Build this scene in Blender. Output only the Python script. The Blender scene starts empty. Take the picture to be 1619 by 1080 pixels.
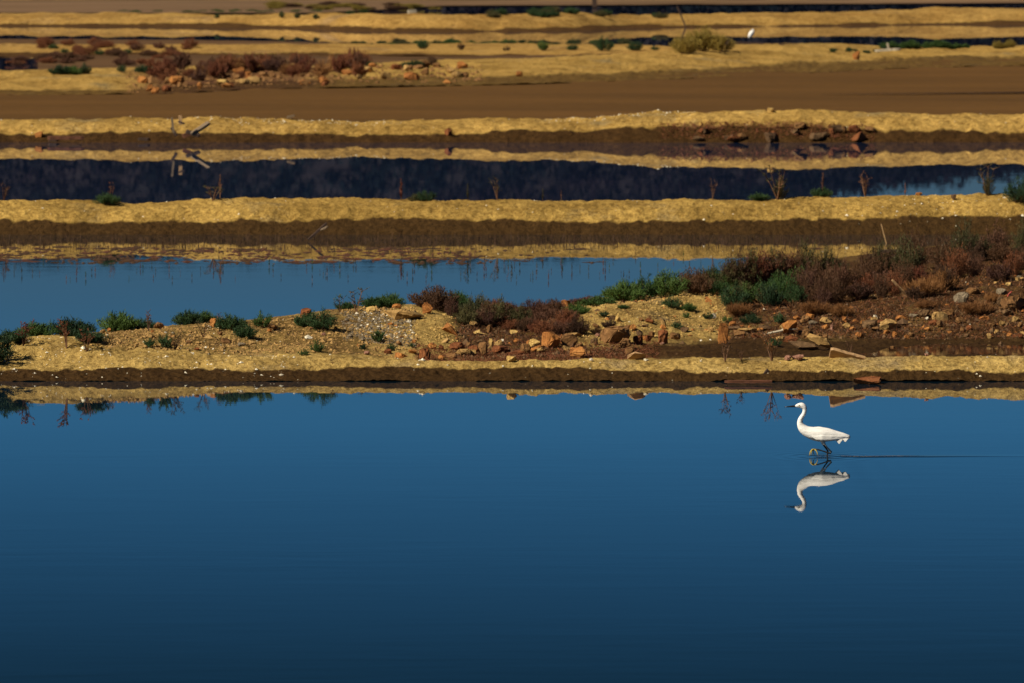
import bpy, bmesh, math, random
import numpy as np
from mathutils import Vector, Matrix, Euler

rnd = random.Random(11)
rng = np.random.default_rng(7)
scene = bpy.context.scene
col = scene.collection

# ------------------------------------------------------------------ camera
FPX = 8994.0            # focal length in pixels of the 1619 px wide photograph (200 mm on 36 mm)
HC = 4.93               # eye height over the water
TH = math.atan(647 / FPX)
cam_d = bpy.data.cameras.new('camera')
cam = bpy.data.objects.new('camera', cam_d)
col.objects.link(cam)
cam.location = (0, 0, HC)
cam.rotation_euler = (math.pi / 2 - TH, 0, 0)
cam_d.sensor_width = 36.0
cam_d.lens = 36.0 * FPX / 1619.0
cam_d.clip_start = 0.5
cam_d.clip_end = 6000
cam_d.dof.use_dof = True
cam_d.dof.focus_distance = 56.5
cam_d.dof.aperture_fstop = 5.6
scene.camera = cam

# ------------------------------------------------------------------ sky and sun
SUN_DIR = Vector((-0.66, -0.36, 0.62)).normalized()
elev = math.asin(SUN_DIR.z)
azim = math.atan2(SUN_DIR.x, SUN_DIR.y)
world = bpy.data.worlds.new('World')
scene.world = world
world.use_nodes = True
wn = world.node_tree
wn.nodes.clear()
sky = wn.nodes.new('ShaderNodeTexSky')
sky.sky_type = 'NISHITA'
sky.sun_disc = False
sky.sun_elevation = elev
sky.sun_rotation = azim
sky.air_density = 1.0
sky.dust_density = 0.3
sky.ozone_density = 3.0
geo = wn.nodes.new('ShaderNodeTexCoord')
sep = wn.nodes.new('ShaderNodeSeparateXYZ')
ramp = wn.nodes.new('ShaderNodeValToRGB')
mul = wn.nodes.new('ShaderNodeMix')
mul.data_type = 'RGBA'; mul.blend_type = 'MULTIPLY'; mul.inputs[0].default_value = 1.0
bg = wn.nodes.new('ShaderNodeBackground')
out = wn.nodes.new('ShaderNodeOutputWorld')
wn.links.new(geo.outputs['Generated'], sep.inputs[0])
wn.links.new(sep.outputs['Z'], ramp.inputs[0])
els = ramp.color_ramp.elements
els[0].position = 0.0;  els[0].color = (0.07, 0.115, 0.175, 1)
els[1].position = 1.0;  els[1].color = (0.06, 0.13, 0.24, 1)
for p, c in ((0.042, (0.075, 0.125, 0.19, 1)), (0.062, (0.072, 0.165, 0.285, 1)), (0.085, (0.068, 0.215, 0.385, 1)), (0.135, (0.018, 0.054, 0.088, 1)), (0.3, (0.024, 0.065, 0.11, 1))):
    e = els.new(p); e.color = c
wn.links.new(sky.outputs[0], mul.inputs[6])
wn.links.new(ramp.outputs[0], mul.inputs[7])
wn.links.new(mul.outputs[2], bg.inputs[0])
bg.inputs[1].default_value = 0.12
wn.links.new(bg.outputs[0], out.inputs[0])

sun_d = bpy.data.lights.new('sun', 'SUN')
sun_d.energy = 5.0
sun_d.angle = math.radians(0.5)
sun_d.color = (1.0, 0.89, 0.70)
sun = bpy.data.objects.new('sun', sun_d)
col.objects.link(sun)
sun.rotation_euler = SUN_DIR.to_track_quat('Z', 'Y').to_euler()

scene.view_settings.view_transform = 'Standard'
scene.view_settings.look = 'None'
scene.view_settings.exposure = 0.35
scene.view_settings.gamma = 1.0
scene.view_settings.use_curve_mapping = False

# ------------------------------------------------------------------ helpers
def at(px, py, z=0.0):
    """the point of the level z that the photograph shows at pixel px, py"""
    dx = px - 809.5
    u = 540.0 - py
    dy = math.cos(TH) * FPX + math.sin(TH) * u
    dz = -math.sin(TH) * FPX + math.cos(TH) * u
    t = (z - HC) / dz
    return np.array([dx * t, dy * t, z])

def proj_y(Y, Z):
    zz = Z - HC
    f = Y * math.cos(TH) - zz * math.sin(TH)
    u = Y * math.sin(TH) + zz * math.cos(TH)
    return 540.0 - u / f * FPX

def pxm(Y):
    return FPX / Y

def vnoise(x, y, seed=0):
    x = np.asarray(x, float); y = np.asarray(y, float)
    xi = np.floor(x).astype(np.int64); yi = np.floor(y).astype(np.int64)
    xf = x - xi; yf = y - yi
    def h(a, b):
        n = (a * 374761393 + b * 668265263 + seed * 2147483647) & 0xffffffff
        n = ((n ^ (n >> 13)) * 1274126177) & 0xffffffff
        n = (n ^ (n >> 16)) & 0xffff
        return n / 65535.0
    u = xf * xf * (3 - 2 * xf); v = yf * yf * (3 - 2 * yf)
    a = h(xi, yi); b = h(xi + 1, yi); c = h(xi, yi + 1); d = h(xi + 1, yi + 1)
    return (a * (1 - u) + b * u) * (1 - v) + (c * (1 - u) + d * u) * v

def fbm(x, y, seed=0, octv=4):
    s = 0; a = 0.5; t = 0
    for k in range(octv):
        s = s + a * vnoise(x * 2 ** k + 17.3 * k, y * 2 ** k - 9.1 * k, seed + k)
        t += a; a *= 0.5
    return s / t * 2 - 1

def tag(o, label=None, cat=None, group=None, kind=None):
    if label: o['label'] = label
    if cat: o['category'] = cat
    if group: o['group'] = group
    if kind: o['kind'] = kind
    return o

def link(name, mesh, mat=None, parent=None):
    o = bpy.data.objects.new(name, mesh)
    col.objects.link(o)
    if mat is not None and len(mesh.materials) == 0:
        mesh.materials.append(mat)
    if parent: o.parent = parent
    return o

def mesh_from(name, verts, faces, smooth=False):
    me = bpy.data.meshes.new(name)
    me.from_pydata([tuple(v) for v in verts], [], [tuple(f) for f in faces])
    if smooth:
        me.polygons.foreach_set('use_smooth', [True] * len(me.polygons))
    me.update()
    return me

def mesh_np(name, V, F, smooth=False, mat_idx=None):
    """V (n,3), F (m,k) all faces of k corners"""
    V = np.ascontiguousarray(V, dtype=np.float32); F = np.ascontiguousarray(F, dtype=np.int32)
    me = bpy.data.meshes.new(name)
    me.vertices.add(len(V)); me.vertices.foreach_set('co', V.ravel())
    k = F.shape[1]
    me.loops.add(F.size); me.loops.foreach_set('vertex_index', F.ravel())
    me.polygons.add(len(F))
    me.polygons.foreach_set('loop_start', np.arange(0, F.size, k, dtype=np.int32))
    me.polygons.foreach_set('loop_total', np.full(len(F), k, dtype=np.int32))
    me.update(calc_edges=True)
    me.polygons.foreach_set('use_smooth', [smooth] * len(F))
    me.validate()
    return me

def empty(name, loc, rz=0.0):
    o = bpy.data.objects.new(name, None)
    col.objects.link(o)
    o.empty_display_size = 0.1
    o.location = loc
    o.rotation_euler = (0, 0, rz)
    return o

def copy_tree(o, parent=None):
    c = o.copy(); col.objects.link(c)
    if parent: c.parent = parent
    for ch in o.children:
        copy_tree(ch, c)
    return c

# ------------------------------------------------------------------ materials
def new_mat(name):
    m = bpy.data.materials.new(name); m.use_nodes = True
    nt = m.node_tree
    return m, nt, nt.nodes['Principled BSDF']

def N(nt, t, **kw):
    n = nt.nodes.new(t)
    for k, v in kw.items(): setattr(n, k, v)
    return n

def noise_node(nt, vec, scale, detail=4, rough=0.6):
    n = N(nt, 'ShaderNodeTexNoise')
    n.inputs['Scale'].default_value = scale
    n.inputs['Detail'].default_value = detail
    n.inputs['Roughness'].default_value = rough
    nt.links.new(vec, n.inputs['Vector'])
    return n

def ramp_node(nt, fac, stops):
    r = N(nt, 'ShaderNodeValToRGB')
    e = r.color_ramp.elements
    e[0].position = stops[0][0]; e[0].color = (*stops[0][1], 1)
    e[1].position = stops[-1][0]; e[1].color = (*stops[-1][1], 1)
    for p, c in stops[1:-1]:
        k = e.new(p); k.color = (*c, 1)
    nt.links.new(fac, r.inputs[0])
    return r

def mixc(nt, fac, a, b, mode='MIX'):
    m = N(nt, 'ShaderNodeMix'); m.data_type = 'RGBA'; m.blend_type = mode
    for idx, v in ((0, fac), (6, a), (7, b)):
        if hasattr(v, 'links') or hasattr(v, 'is_linked'):
            nt.links.new(v, m.inputs[idx])
        elif idx == 0: m.inputs[0].default_value = v
        else: m.inputs[idx].default_value = (*v, 1)
    return m.outputs[2]

def mathn(nt, op, a, b=0.0, clamp=False):
    m = N(nt, 'ShaderNodeMath'); m.operation = op; m.use_clamp = clamp
    for i, v in enumerate((a, b)):
        if hasattr(v, 'is_linked'): nt.links.new(v, m.inputs[i])
        else: m.inputs[i].default_value = v
    return m.outputs[0]

def bank_material(name, sand_lo, sand_hi, grey, brown_lo, brown_hi, wet_c, scale=1.0, bump=0.05, crack=1.0):
    m, nt, b = new_mat(name)
    tc = N(nt, 'ShaderNodeTexCoord').outputs['Object']
    n1 = noise_node(nt, tc, 1.3 * scale, 5)
    n2 = noise_node(nt, tc, 14 * scale, 5, 0.7)
    n3 = noise_node(nt, tc, 60 * scale, 3, 0.7)
    sand = ramp_node(nt, n1.outputs[0], ((0.34, sand_lo), (0.62, sand_hi))).outputs[0]
    g = ramp_node(nt, noise_node(nt, tc, 0.9 * scale, 6, 0.65).outputs[0], ((0.56, (0, 0, 0)), (0.70, (1, 1, 1)))).outputs[0]
    sand = mixc(nt, g, sand, grey)
    fine = ramp_node(nt, n2.outputs[0], ((0.30, (0.40, 0.35, 0.29)), (0.46, (0.85, 0.83, 0.80)), (0.58, (1.05, 1.05, 1.05)), (0.75, (1.3, 1.3, 1.3)))).outputs[0]
    sand = mixc(nt, 1.0, sand, fine, 'MULTIPLY')
    brown = ramp_node(nt, n2.outputs[0], ((0.35, brown_lo), (0.68, brown_hi))).outputs[0]
    ab = N(nt, 'ShaderNodeAttribute'); ab.attribute_name = 'brown'
    aw = N(nt, 'ShaderNodeAttribute'); aw.attribute_name = 'wet'
    c = mixc(nt, ab.outputs['Fac'], sand, brown)
    wetc = mixc(nt, 1.0, wet_c, ramp_node(nt, n2.outputs[0], ((0.3, (0.55, 0.55, 0.55)), (0.7, (1.35, 1.3, 1.2)))).outputs[0], 'MULTIPLY')
    c = mixc(nt, aw.outputs['Fac'], c, wetc)
    speck = ramp_node(nt, n3.outputs[0], ((0.34, (0.5, 0.46, 0.42)), (0.5, (1, 1, 1)), (0.68, (1.25, 1.25, 1.25)))).outputs[0]
    c = mixc(nt, 1.0, c, speck, 'MULTIPLY')
    nt.links.new(c, b.inputs['Base Color'])
    ro = mathn(nt, 'SUBTRACT', 0.95, mathn(nt, 'MULTIPLY', aw.outputs['Fac'], 0.3))
    nt.links.new(ro, b.inputs['Roughness'])
    b.inputs['Specular IOR Level'].default_value = 0.06
    vor = N(nt, 'ShaderNodeTexVoronoi'); vor.feature = 'DISTANCE_TO_EDGE'
    vor.inputs['Scale'].default_value = 9 * scale
    wob = N(nt, 'ShaderNodeMix'); wob.data_type = 'RGBA'; wob.inputs[0].default_value = 0.12
    nt.links.new(tc, wob.inputs[6]); nt.links.new(n2.outputs['Color'], wob.inputs[7])
    nt.links.new(wob.outputs[2], vor.inputs['Vector'])
    ck = mathn(nt, 'MULTIPLY', mathn(nt, 'MINIMUM', vor.outputs['Distance'], 0.10), 2.0 * crack)
    hh = mathn(nt, 'ADD', mathn(nt, 'ADD', n2.outputs[0], mathn(nt, 'MULTIPLY', n3.outputs[0], 0.5)), ck)
    bp = N(nt, 'ShaderNodeBump'); bp.inputs['Strength'].default_value = 1.0; bp.inputs['Distance'].default_value = bump
    nt.links.new(hh, bp.inputs['Height']); nt.links.new(bp.outputs[0], b.inputs['Normal'])
    return m

SAND_LO, SAND_HI, GREYC = (0.27, 0.168, 0.042), (0.50, 0.325, 0.088), (0.29, 0.22, 0.105)
M_island = bank_material('island_earth', (0.28, 0.185, 0.057), (0.48, 0.332, 0.108), (0.29, 0.215, 0.11), (0.035, 0.016, 0.006), (0.095, 0.046, 0.017), (0.050, 0.027, 0.009), 1.0, 0.025, 0.35)
M_bankH = bank_material('dyke_earth', SAND_LO, SAND_HI, GREYC, (0.1, 0.05, 0.02), (0.2, 0.11, 0.05), (0.062, 0.034, 0.011), 0.7, 0.05, 0.0)
M_bankF = bank_material('far_dyke_earth', (0.32, 0.195, 0.050), (0.54, 0.345, 0.097), GREYC, (0.10, 0.04, 0.02), (0.2, 0.10, 0.05), (0.062, 0.032, 0.010), 0.5, 0.07, 0.0)
M_bankB = bank_material('distant_dyke_earth', (0.34, 0.195, 0.052), (0.50, 0.31, 0.090), (0.33, 0.21, 0.09), (0.10, 0.05, 0.02), (0.2, 0.11, 0.05), (0.095, 0.050, 0.016), 0.25, 0.12, 0.0)

def mud_material(name, lo, hi, streak=True):
    m, nt, b = new_mat(name)
    tc = N(nt, 'ShaderNodeTexCoord').outputs['Object']
    mp = N(nt, 'ShaderNodeMapping'); mp.inputs['Scale'].default_value = (0.05, 0.16, 1)
    nt.links.new(tc, mp.inputs[0])
    n1 = noise_node(nt, mp.outputs[0], 1.0, 6, 0.6)
    n2 = noise_node(nt, tc, 3.0, 6, 0.75)
    c = ramp_node(nt, n1.outputs[0], ((0.35, lo), (0.65, hi))).outputs[0]
    c = mixc(nt, 1.0, c, ramp_node(nt, n2.outputs[0], ((0.3, (0.8, 0.8, 0.8)), (0.7, (1.15, 1.15, 1.15)))).outputs[0], 'MULTIPLY')
    nt.links.new(c, b.inputs['Base Color'])
    b.inputs['Roughness'].default_value = 0.9
    b.inputs['Specular IOR Level'].default_value = 0.15
    bp = N(nt, 'ShaderNodeBump'); bp.inputs['Strength'].default_value = 0.6; bp.inputs['Distance'].default_value = 0.03
    nt.links.new(n2.outputs[0], bp.inputs['Height']); nt.links.new(bp.outputs[0], b.inputs['Normal'])
    return m
M_mud = mud_material('dry_mud', (0.084, 0.040, 0.0075), (0.118, 0.056, 0.0115))
M_mud2 = mud_material('wet_far_mud', (0.075, 0.038, 0.014), (0.125, 0.066, 0.026))
M_far = mud_material('far_marsh', (0.10, 0.058, 0.026), (0.20, 0.12, 0.065))

def water_material(name, body, rough=0.015, bump=0.004, sx=0.6, sy=5.0):
    m, nt, b = new_mat(name)
    tc = N(nt, 'ShaderNodeTexCoord').outputs['Object']
    mp = N(nt, 'ShaderNodeMapping'); mp.inputs['Scale'].default_value = (sx, sy, 1)
    nt.links.new(tc, mp.inputs[0])
    n1 = noise_node(nt, mp.outputs[0], 1.0, 5, 0.55)
    b.inputs['Base Color'].default_value = (*body, 1)
    b.inputs['Roughness'].default_value = rough
    b.inputs['IOR'].default_value = 1.33
    mp2 = N(nt, 'ShaderNodeMapping'); mp2.inputs['Scale'].default_value = (.12, .35, 1); nt.links.new(tc, mp2.inputs[0])
    pa = ramp_node(nt, noise_node(nt, mp2.outputs[0], 1.0, 4).outputs[0], ((.40, (.25, .25, .25)), (.66, (1.25, 1.25, 1.25)))).outputs[0]
    bp = N(nt, 'ShaderNodeBump'); bp.inputs['Strength'].default_value = 1.0; bp.inputs['Distance'].default_value = bump
    nt.links.new(mathn(nt, 'MULTIPLY', n1.outputs[0], pa), bp.inputs['Height']); nt.links.new(bp.outputs[0], b.inputs['Normal'])
    return m
M_w1 = water_material('pond_water', (0.003, 0.012, 0.022), 0.0, 0.0005, 0.8, 3.0)
M_w2 = water_material('shallow_pond_water', (0.010, 0.016, 0.022), 0.0, 0.0005, 0.8, 3.0)
M_w3 = water_material('dark_pond_water', (0.012, 0.024, 0.062), 0.006, 0.0002, 0.6, 2.0)
M_w4 = water_material('ditch_water', (0.018, 0.008, 0.005), 0.05, 0.002, 3.0, 3.0)

def plant_mat(name, c1, c2, rough=0.7):
    m, nt, b = new_mat(name)
    tc = N(nt, 'ShaderNodeTexCoord').outputs['Object']
    n1 = noise_node(nt, tc, 6.0, 3)
    oi = N(nt, 'ShaderNodeObjectInfo')
    f = mathn(nt, 'ADD', mathn(nt, 'MULTIPLY', n1.outputs[0], 0.9), mathn(nt, 'MULTIPLY', oi.outputs['Random'], 0.45))
    c = ramp_node(nt, f, ((0.4, c1), (0.85, c2))).outputs[0]
    nt.links.new(c, b.inputs['Base Color'])
    b.inputs['Roughness'].default_value = rough
    b.inputs['Specular IOR Level'].default_value = 0.25
    return m
MP = {
    'green': plant_mat('green_leaf', (0.014, 0.042, 0.009), (0.055, 0.10, 0.017)),
    'dark': plant_mat('dark_green_leaf', (0.009, 0.028, 0.010), (0.028, 0.060, 0.016)),
    'olive': plant_mat('olive_leaf', (0.030, 0.032, 0.010), (0.075, 0.065, 0.02)),
    'red': plant_mat('red_leaf', (0.095, 0.022, 0.011), (0.17, 0.060, 0.022)),
    'purple': plant_mat('purple_brown_leaf', (0.05, 0.019, 0.013), (0.115, 0.050, 0.026)),
    'dusk': plant_mat('dusky_brown_leaf', (0.032, 0.015, 0.008), (0.080, 0.036, 0.014)),
    'straw': plant_mat('straw_leaf', (0.13, 0.052, 0.014), (0.25, 0.115, 0.036)),
    'gold': plant_mat('golden_leaf', (0.13, 0.10, 0.015), (0.24, 0.17, 0.03)),
}
M_stem = plant_mat('brown_stem', (0.08, 0.038, 0.02), (0.16, 0.08, 0.04))

def rock_mat(name, c1, c2, c3):
    m, nt, b = new_mat(name)
    tc = N(nt, 'ShaderNodeTexCoord').outputs['Object']
    n1 = noise_node(nt, tc, 9.0, 6, 0.7)
    n2 = noise_node(nt, tc, 45.0, 4, 0.7)
    oi = N(nt, 'ShaderNodeObjectInfo')
    f = mathn(nt, 'ADD', mathn(nt, 'MULTIPLY', n1.outputs[0], 0.82), mathn(nt, 'MULTIPLY', oi.outputs['Random'], 0.15))
    c = ramp_node(nt, f, ((0.3, c1), (0.5, c2), (0.72, c3))).outputs[0]
    c = mixc(nt, 1.0, c, ramp_node(nt, n2.outputs[0], ((0.3, (0.6, 0.6, 0.6)), (0.6, (1.1, 1.1, 1.1)))).outputs[0], 'MULTIPLY')
    nt.links.new(c, b.inputs['Base Color'])
    b.inputs['Roughness'].default_value = 0.9
    b.inputs['Specular IOR Level'].default_value = 0.2
    bp = N(nt, 'ShaderNodeBump'); bp.inputs['Strength'].default_value = 0.9; bp.inputs['Distance'].default_value = 0.012
    nt.links.new(mathn(nt, 'ADD', n1.outputs[0], mathn(nt, 'MULTIPLY', n2.outputs[0], 0.4)), bp.inputs['Height'])
    nt.links.new(bp.outputs[0], b.inputs['Normal'])
    return m
MR = {
    'orange': rock_mat('orange_rock', (0.20, 0.07, 0.02), (0.38, 0.155, 0.04), (0.50, 0.24, 0.07)),
    'rust': rock_mat('rust_rock', (0.10, 0.032, 0.012), (0.19, 0.065, 0.022), (0.28, 0.11, 0.04)),
    'tan': rock_mat('tan_rock', (0.22, 0.13, 0.045), (0.38, 0.23, 0.08), (0.50, 0.33, 0.13)),
    'yellow': rock_mat('yellow_rock', (0.30, 0.19, 0.06), (0.52, 0.34, 0.11), (0.66, 0.46, 0.18)),
    'brown': rock_mat('brown_rock', (0.11, 0.052, 0.02), (0.20, 0.10, 0.036), (0.30, 0.16, 0.06)),
    'dusk': rock_mat('dusky_rock', (0.07, 0.035, 0.018), (0.13, 0.075, 0.035), (0.22, 0.13, 0.06)),
    'pink': rock_mat('pink_rock', (0.20, 0.09, 0.06), (0.30, 0.15, 0.10), (0.40, 0.22, 0.15)),
    'grey': rock_mat('grey_rock', (0.11, 0.082, 0.05), (0.18, 0.14, 0.09), (0.27, 0.21, 0.14)),
    'white': rock_mat('white_rock', (0.55, 0.47, 0.33), (0.75, 0.68, 0.52), (0.88, 0.82, 0.68)),
}

# ------------------------------------------------------------------ ground, hills, water
gnd = mesh_from('ground', [(-2500, -60, -0.4), (2500, -60, -0.4), (2500, 4000, -0.4), (-2500, 4000, -0.4)], [(0, 1, 2, 3)])
tag(link('ground', gnd, M_mud2), kind='structure')

def Yb(py):
    return at(809.5, py, 0)[1]

def grid_mesh(name, X, Y, Z, smooth=True):
    r, c = X.shape
    V = np.stack([X, Y, Z], -1).reshape(-1, 3)
    i = np.arange(r * c).reshape(r, c)
    F = np.stack([i[:-1, :-1], i[:-1, 1:], i[1:, 1:], i[1:, :-1]], -1).reshape(-1, 4)
    return mesh_np(name, V, F, smooth)

# front pond: a sheet with the long thin wake that trails the wading egret
EG = at(1301, 722, 0)
ys = np.concatenate([np.linspace(8, 52.9, 12), np.linspace(53.0, 54.2, 90), np.linspace(54.5, Yb(591), 10)])
xs = np.concatenate([np.linspace(-40, EG[0] - 0.6, 10), np.linspace(EG[0] - 0.5, EG[0] + 3.2, 150), np.linspace(EG[0] + 3.6, 40, 10)])
XX, YY = np.meshgrid(xs, ys)
u = np.clip((XX - EG[0]) / 0.25, 0, 1)
line = EG[1] + 0.02 + 0.025 * np.sin(XX * 3.1) + 0.03 * np.sin(XX * 8.7 + 1) * np.clip(1.2 - (XX - EG[0]), 0, 1) + 0.012 * (XX - EG[0])
wid = 0.045 + 0.02 * np.clip(XX - EG[0], 0, 3)
amp = 0.0058 * u * (0.75 + 0.25 * np.sin(XX * 5.3 + 2 * np.sin(XX * 2.3))) * np.exp(-np.clip(XX - EG[0], 0, 9) / 1.05)
ZZ = amp * np.exp(-((YY - line) / wid) ** 2)
rr = np.sqrt((XX - EG[0]) ** 2 + ((YY - EG[1])) ** 2)
ZZ = ZZ + 0.0022 * np.sin(rr * 42) * np.exp(-rr / 0.16)
tag(link('water', grid_mesh('water', XX, YY, ZZ), M_w1), kind='structure')

def sheet(name, pts, z, mat, kind='structure'):
    """pts: list of (px, near_py, far_py): a level sheet between two lines"""
    V = []; F = []
    for k, (px, a, b) in enumerate(pts):
        p = at(px, a, z); q = at(px, b, z)
        V += [p, q]
        if k: F.append((2 * k - 2, 2 * k, 2 * k + 1, 2 * k - 1))
    o = link(name, mesh_from(name, V, F), mat)
    tag(o, kind=kind)
    return o
sheet('water', [(-700, 542, 371), (0, 542, 371), (480, 512, 371), (900, 488, 371), (1300, 478, 371), (2300, 478, 371)], 0.0, M_w2)
sheet('water', [(1220, 575, 545), (2300, 577, 540)], 0.0, M_w4)
sheet('water', [(-700, 358, 223), (2300, 358, 223)], 0.0, M_w3)
sheet('water', [(-700, 136, 86), (300, 136, 86)], 0.0, M_w3)
sheet('water', [(-700, 84, 38), (2300, 84, 36)], 0.0, M_w3)
sheet('water', [(-700, 34, -2), (2300, 34, -4)], 0.0, M_w3)

# dry mud basin and other mud sheets (uneven edges)
def mud_sheet(name, ctrl, z, mat, seed=3, jit=1.5):
    px = np.linspace(ctrl[0][0], ctrl[-1][0], 260)
    a = np.interp(px, [c[0] for c in ctrl], [c[1] for c in ctrl]) + jit * fbm(px / 60, px * 0, seed)
    b = np.interp(px, [c[0] for c in ctrl], [c[2] for c in ctrl]) + jit * fbm(px / 60, px * 0 + 5, seed)
    rows = 14
    X = np.zeros((rows, len(px))); Y = X.copy()
    for i, p in enumerate(px):
        A = at(p, a[i], z); B = at(p, b[i], z)
        t = np.linspace(0, 1, rows)
        X[:, i] = A[0] + (B[0] - A[0]) * t; Y[:, i] = A[1] + (B[1] - A[1]) * t
    Z = z + 0.02 * fbm(X * 0.25, Y * 0.1, seed, 4)
    o = link(name, grid_mesh(name, X, Y, Z), mat)
    return tag(o, kind='structure')
mud_sheet('mudflat', [(-700, 218, 138), (600, 218, 118), (1100, 216, 95), (2300, 214, 84)], 0.05, M_mud)
sheet('water', [(1300, 148.6, 148.4), (1430, 148.2, 147.5), (1619, 146.6, 145.2), (2300, 146, 144)], 0.085, M_w3)
mud_sheet('mudflat', [(60, 122, 82), (130, 128, 82), (700, 128, 82), (1200, 100, 82)], 0.04, M_mud2, 9)
mud_sheet('mudflat', [(-700, 78, 62), (200, 78, 62), (480, 78, 66), (620, 78, 72)], 0.05, M_mud2, 13, 1.0)
mud_sheet('mudflat', [(-700, 22, -60), (500, 20, -60), (640, 13, -60), (700, 9, -60), (1100, 6.5, -60), (2300, 1.5, -60)], 0.06, M_far, 17, 0.6)

# ------------------------------------------------------------------ earth banks
class Bank:
    pass

def make_bank(name, stations, mode, cols, rows, mat, noise, wetf, brownf, smooth_t=2, smooth_x=9, seed=1, px0=-420, px1=2040, tw=None):
    """stations: {px: [(y, h), ...]} from the near toe to the back toe; mode 'iy': y is where the photo shows the point; 'yb': y is where its foot on the water level would show"""
    ks = sorted(stations); K = len(stations[ks[0]])
    px = np.linspace(px0, px1, cols)
    CY = np.zeros((K, len(ks))); CZ = CY.copy()
    for j, k in enumerate(ks):
        for i, (y, h) in enumerate(stations[k]):
            CY[i, j] = at(k, y, h if mode == 'iy' else 0.0)[1]; CZ[i, j] = h
    Yc = np.stack([np.interp(px, ks, CY[i]) for i in range(K)])
    Zc = np.stack([np.interp(px, ks, CZ[i]) for i in range(K)])
    ker = np.hanning(smooth_x + 2)[1:-1]; ker /= ker.sum()
    pad = smooth_x // 2
    sm = lambda A: np.stack([np.convolve(np.pad(a, pad, mode='edge'), ker, 'valid')[:cols] for a in A])
    if smooth_x > 1: Yc = sm(Yc); Zc = sm(Zc)
    ww = tw or [1] * (K - 1)
    tt = np.concatenate([np.linspace(i, i + 1, max(2, int(rows * ww[i] / sum(ww))), endpoint=False) for i in range(K - 1)] + [[K - 1]])
    Y = np.zeros((len(tt), cols)); Z = Y.copy()
    idx = np.arange(K)
    for j in range(cols):
        Y[:, j] = np.interp(tt, idx, Yc[:, j]); Z[:, j] = np.interp(tt, idx, Zc[:, j])
    for _ in range(smooth_t):
        Y[1:-1] = 0.25 * Y[:-2] + 0.5 * Y[1:-1] + 0.25 * Y[2:]
        Z[1:-1] = 0.25 * Z[:-2] + 0.5 * Z[1:-1] + 0.25 * Z[2:]
    X = (px[None, :] - 809.5) / FPX * Y
    T = np.repeat(tt[:, None], cols, 1); PX = np.repeat(px[None, :], len(tt), 0)
    env = np.clip(T / 1.2, 0, 1) * np.clip((K - 1 - T) / 0.8, 0, 1)
    for (sc, am, oc) in noise:
        Z = Z + am * env * fbm(X / sc, Y / sc * 0.8, seed, oc)
    # wavy brink
    Y = Y + env * 0.06 * fbm(X / 0.9, X * 0 + 3, seed + 5, 3) * (noise[0][0] / 0.9) ** 0.5
    b = Bank(); b.X, b.Y, b.Z, b.px, b.T, b.PX = X, Y, Z, px, T, PX
    b.IY = proj_y(Y, Z)
    me = grid_mesh(name, X, Y, Z, True)
    wob = 0.20 * fbm(X / 0.17, Y / 0.22, seed + 9, 4) + 0.22 * fbm(X / 1.7, Y * 0, seed + 11, 3)
    wet = np.clip(wetf(T + wob, PX, Z), 0, 1); brown = np.clip(brownf(T, PX) + 0.5 * fbm(X / 0.5, Y / 0.5, seed + 2, 4) * (brownf(T, PX) > 0.02), 0, 1)
    for nm, arr in (('wet', wet), ('brown', brown)):
        a = me.attributes.new(nm, 'FLOAT', 'POINT'); a.data.foreach_set('value', arr.astype(np.float32).ravel())
    b.obj = tag(link(name, me, mat), kind='structure')
    return b

def put(b, px, py, sink=0.0, tmin=0.0):
    j = int(np.clip(np.searchsorted(b.px, px), 0, len(b.px) - 1))
    ok = (b.T[:, j] >= tmin) & (b.T[:, j] <= b.T[-1, 0] - 1.0)
    c = np.where(ok, b.IY[:, j], 9999.0)
    r = np.where((c <= py))[0]
    i = int(r[0]) if len(r) else int(np.argmin(c))
    return Vector((b.X[i, j], b.Y[i, j], b.Z[i, j] - sink))

def put_t(b, px, t, sink=0.0):
    j = int(np.clip(np.searchsorted(b.px, px), 0, len(b.px) - 1))
    i = int(np.argmin(np.abs(b.T[:, j] - t)))
    return Vector((b.X[i, j], b.Y[i, j], b.Z[i, j] - sink))

def step(x, a, w=0.1):
    return np.clip((a - x) / w + 0.5, 0, 1)

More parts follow.
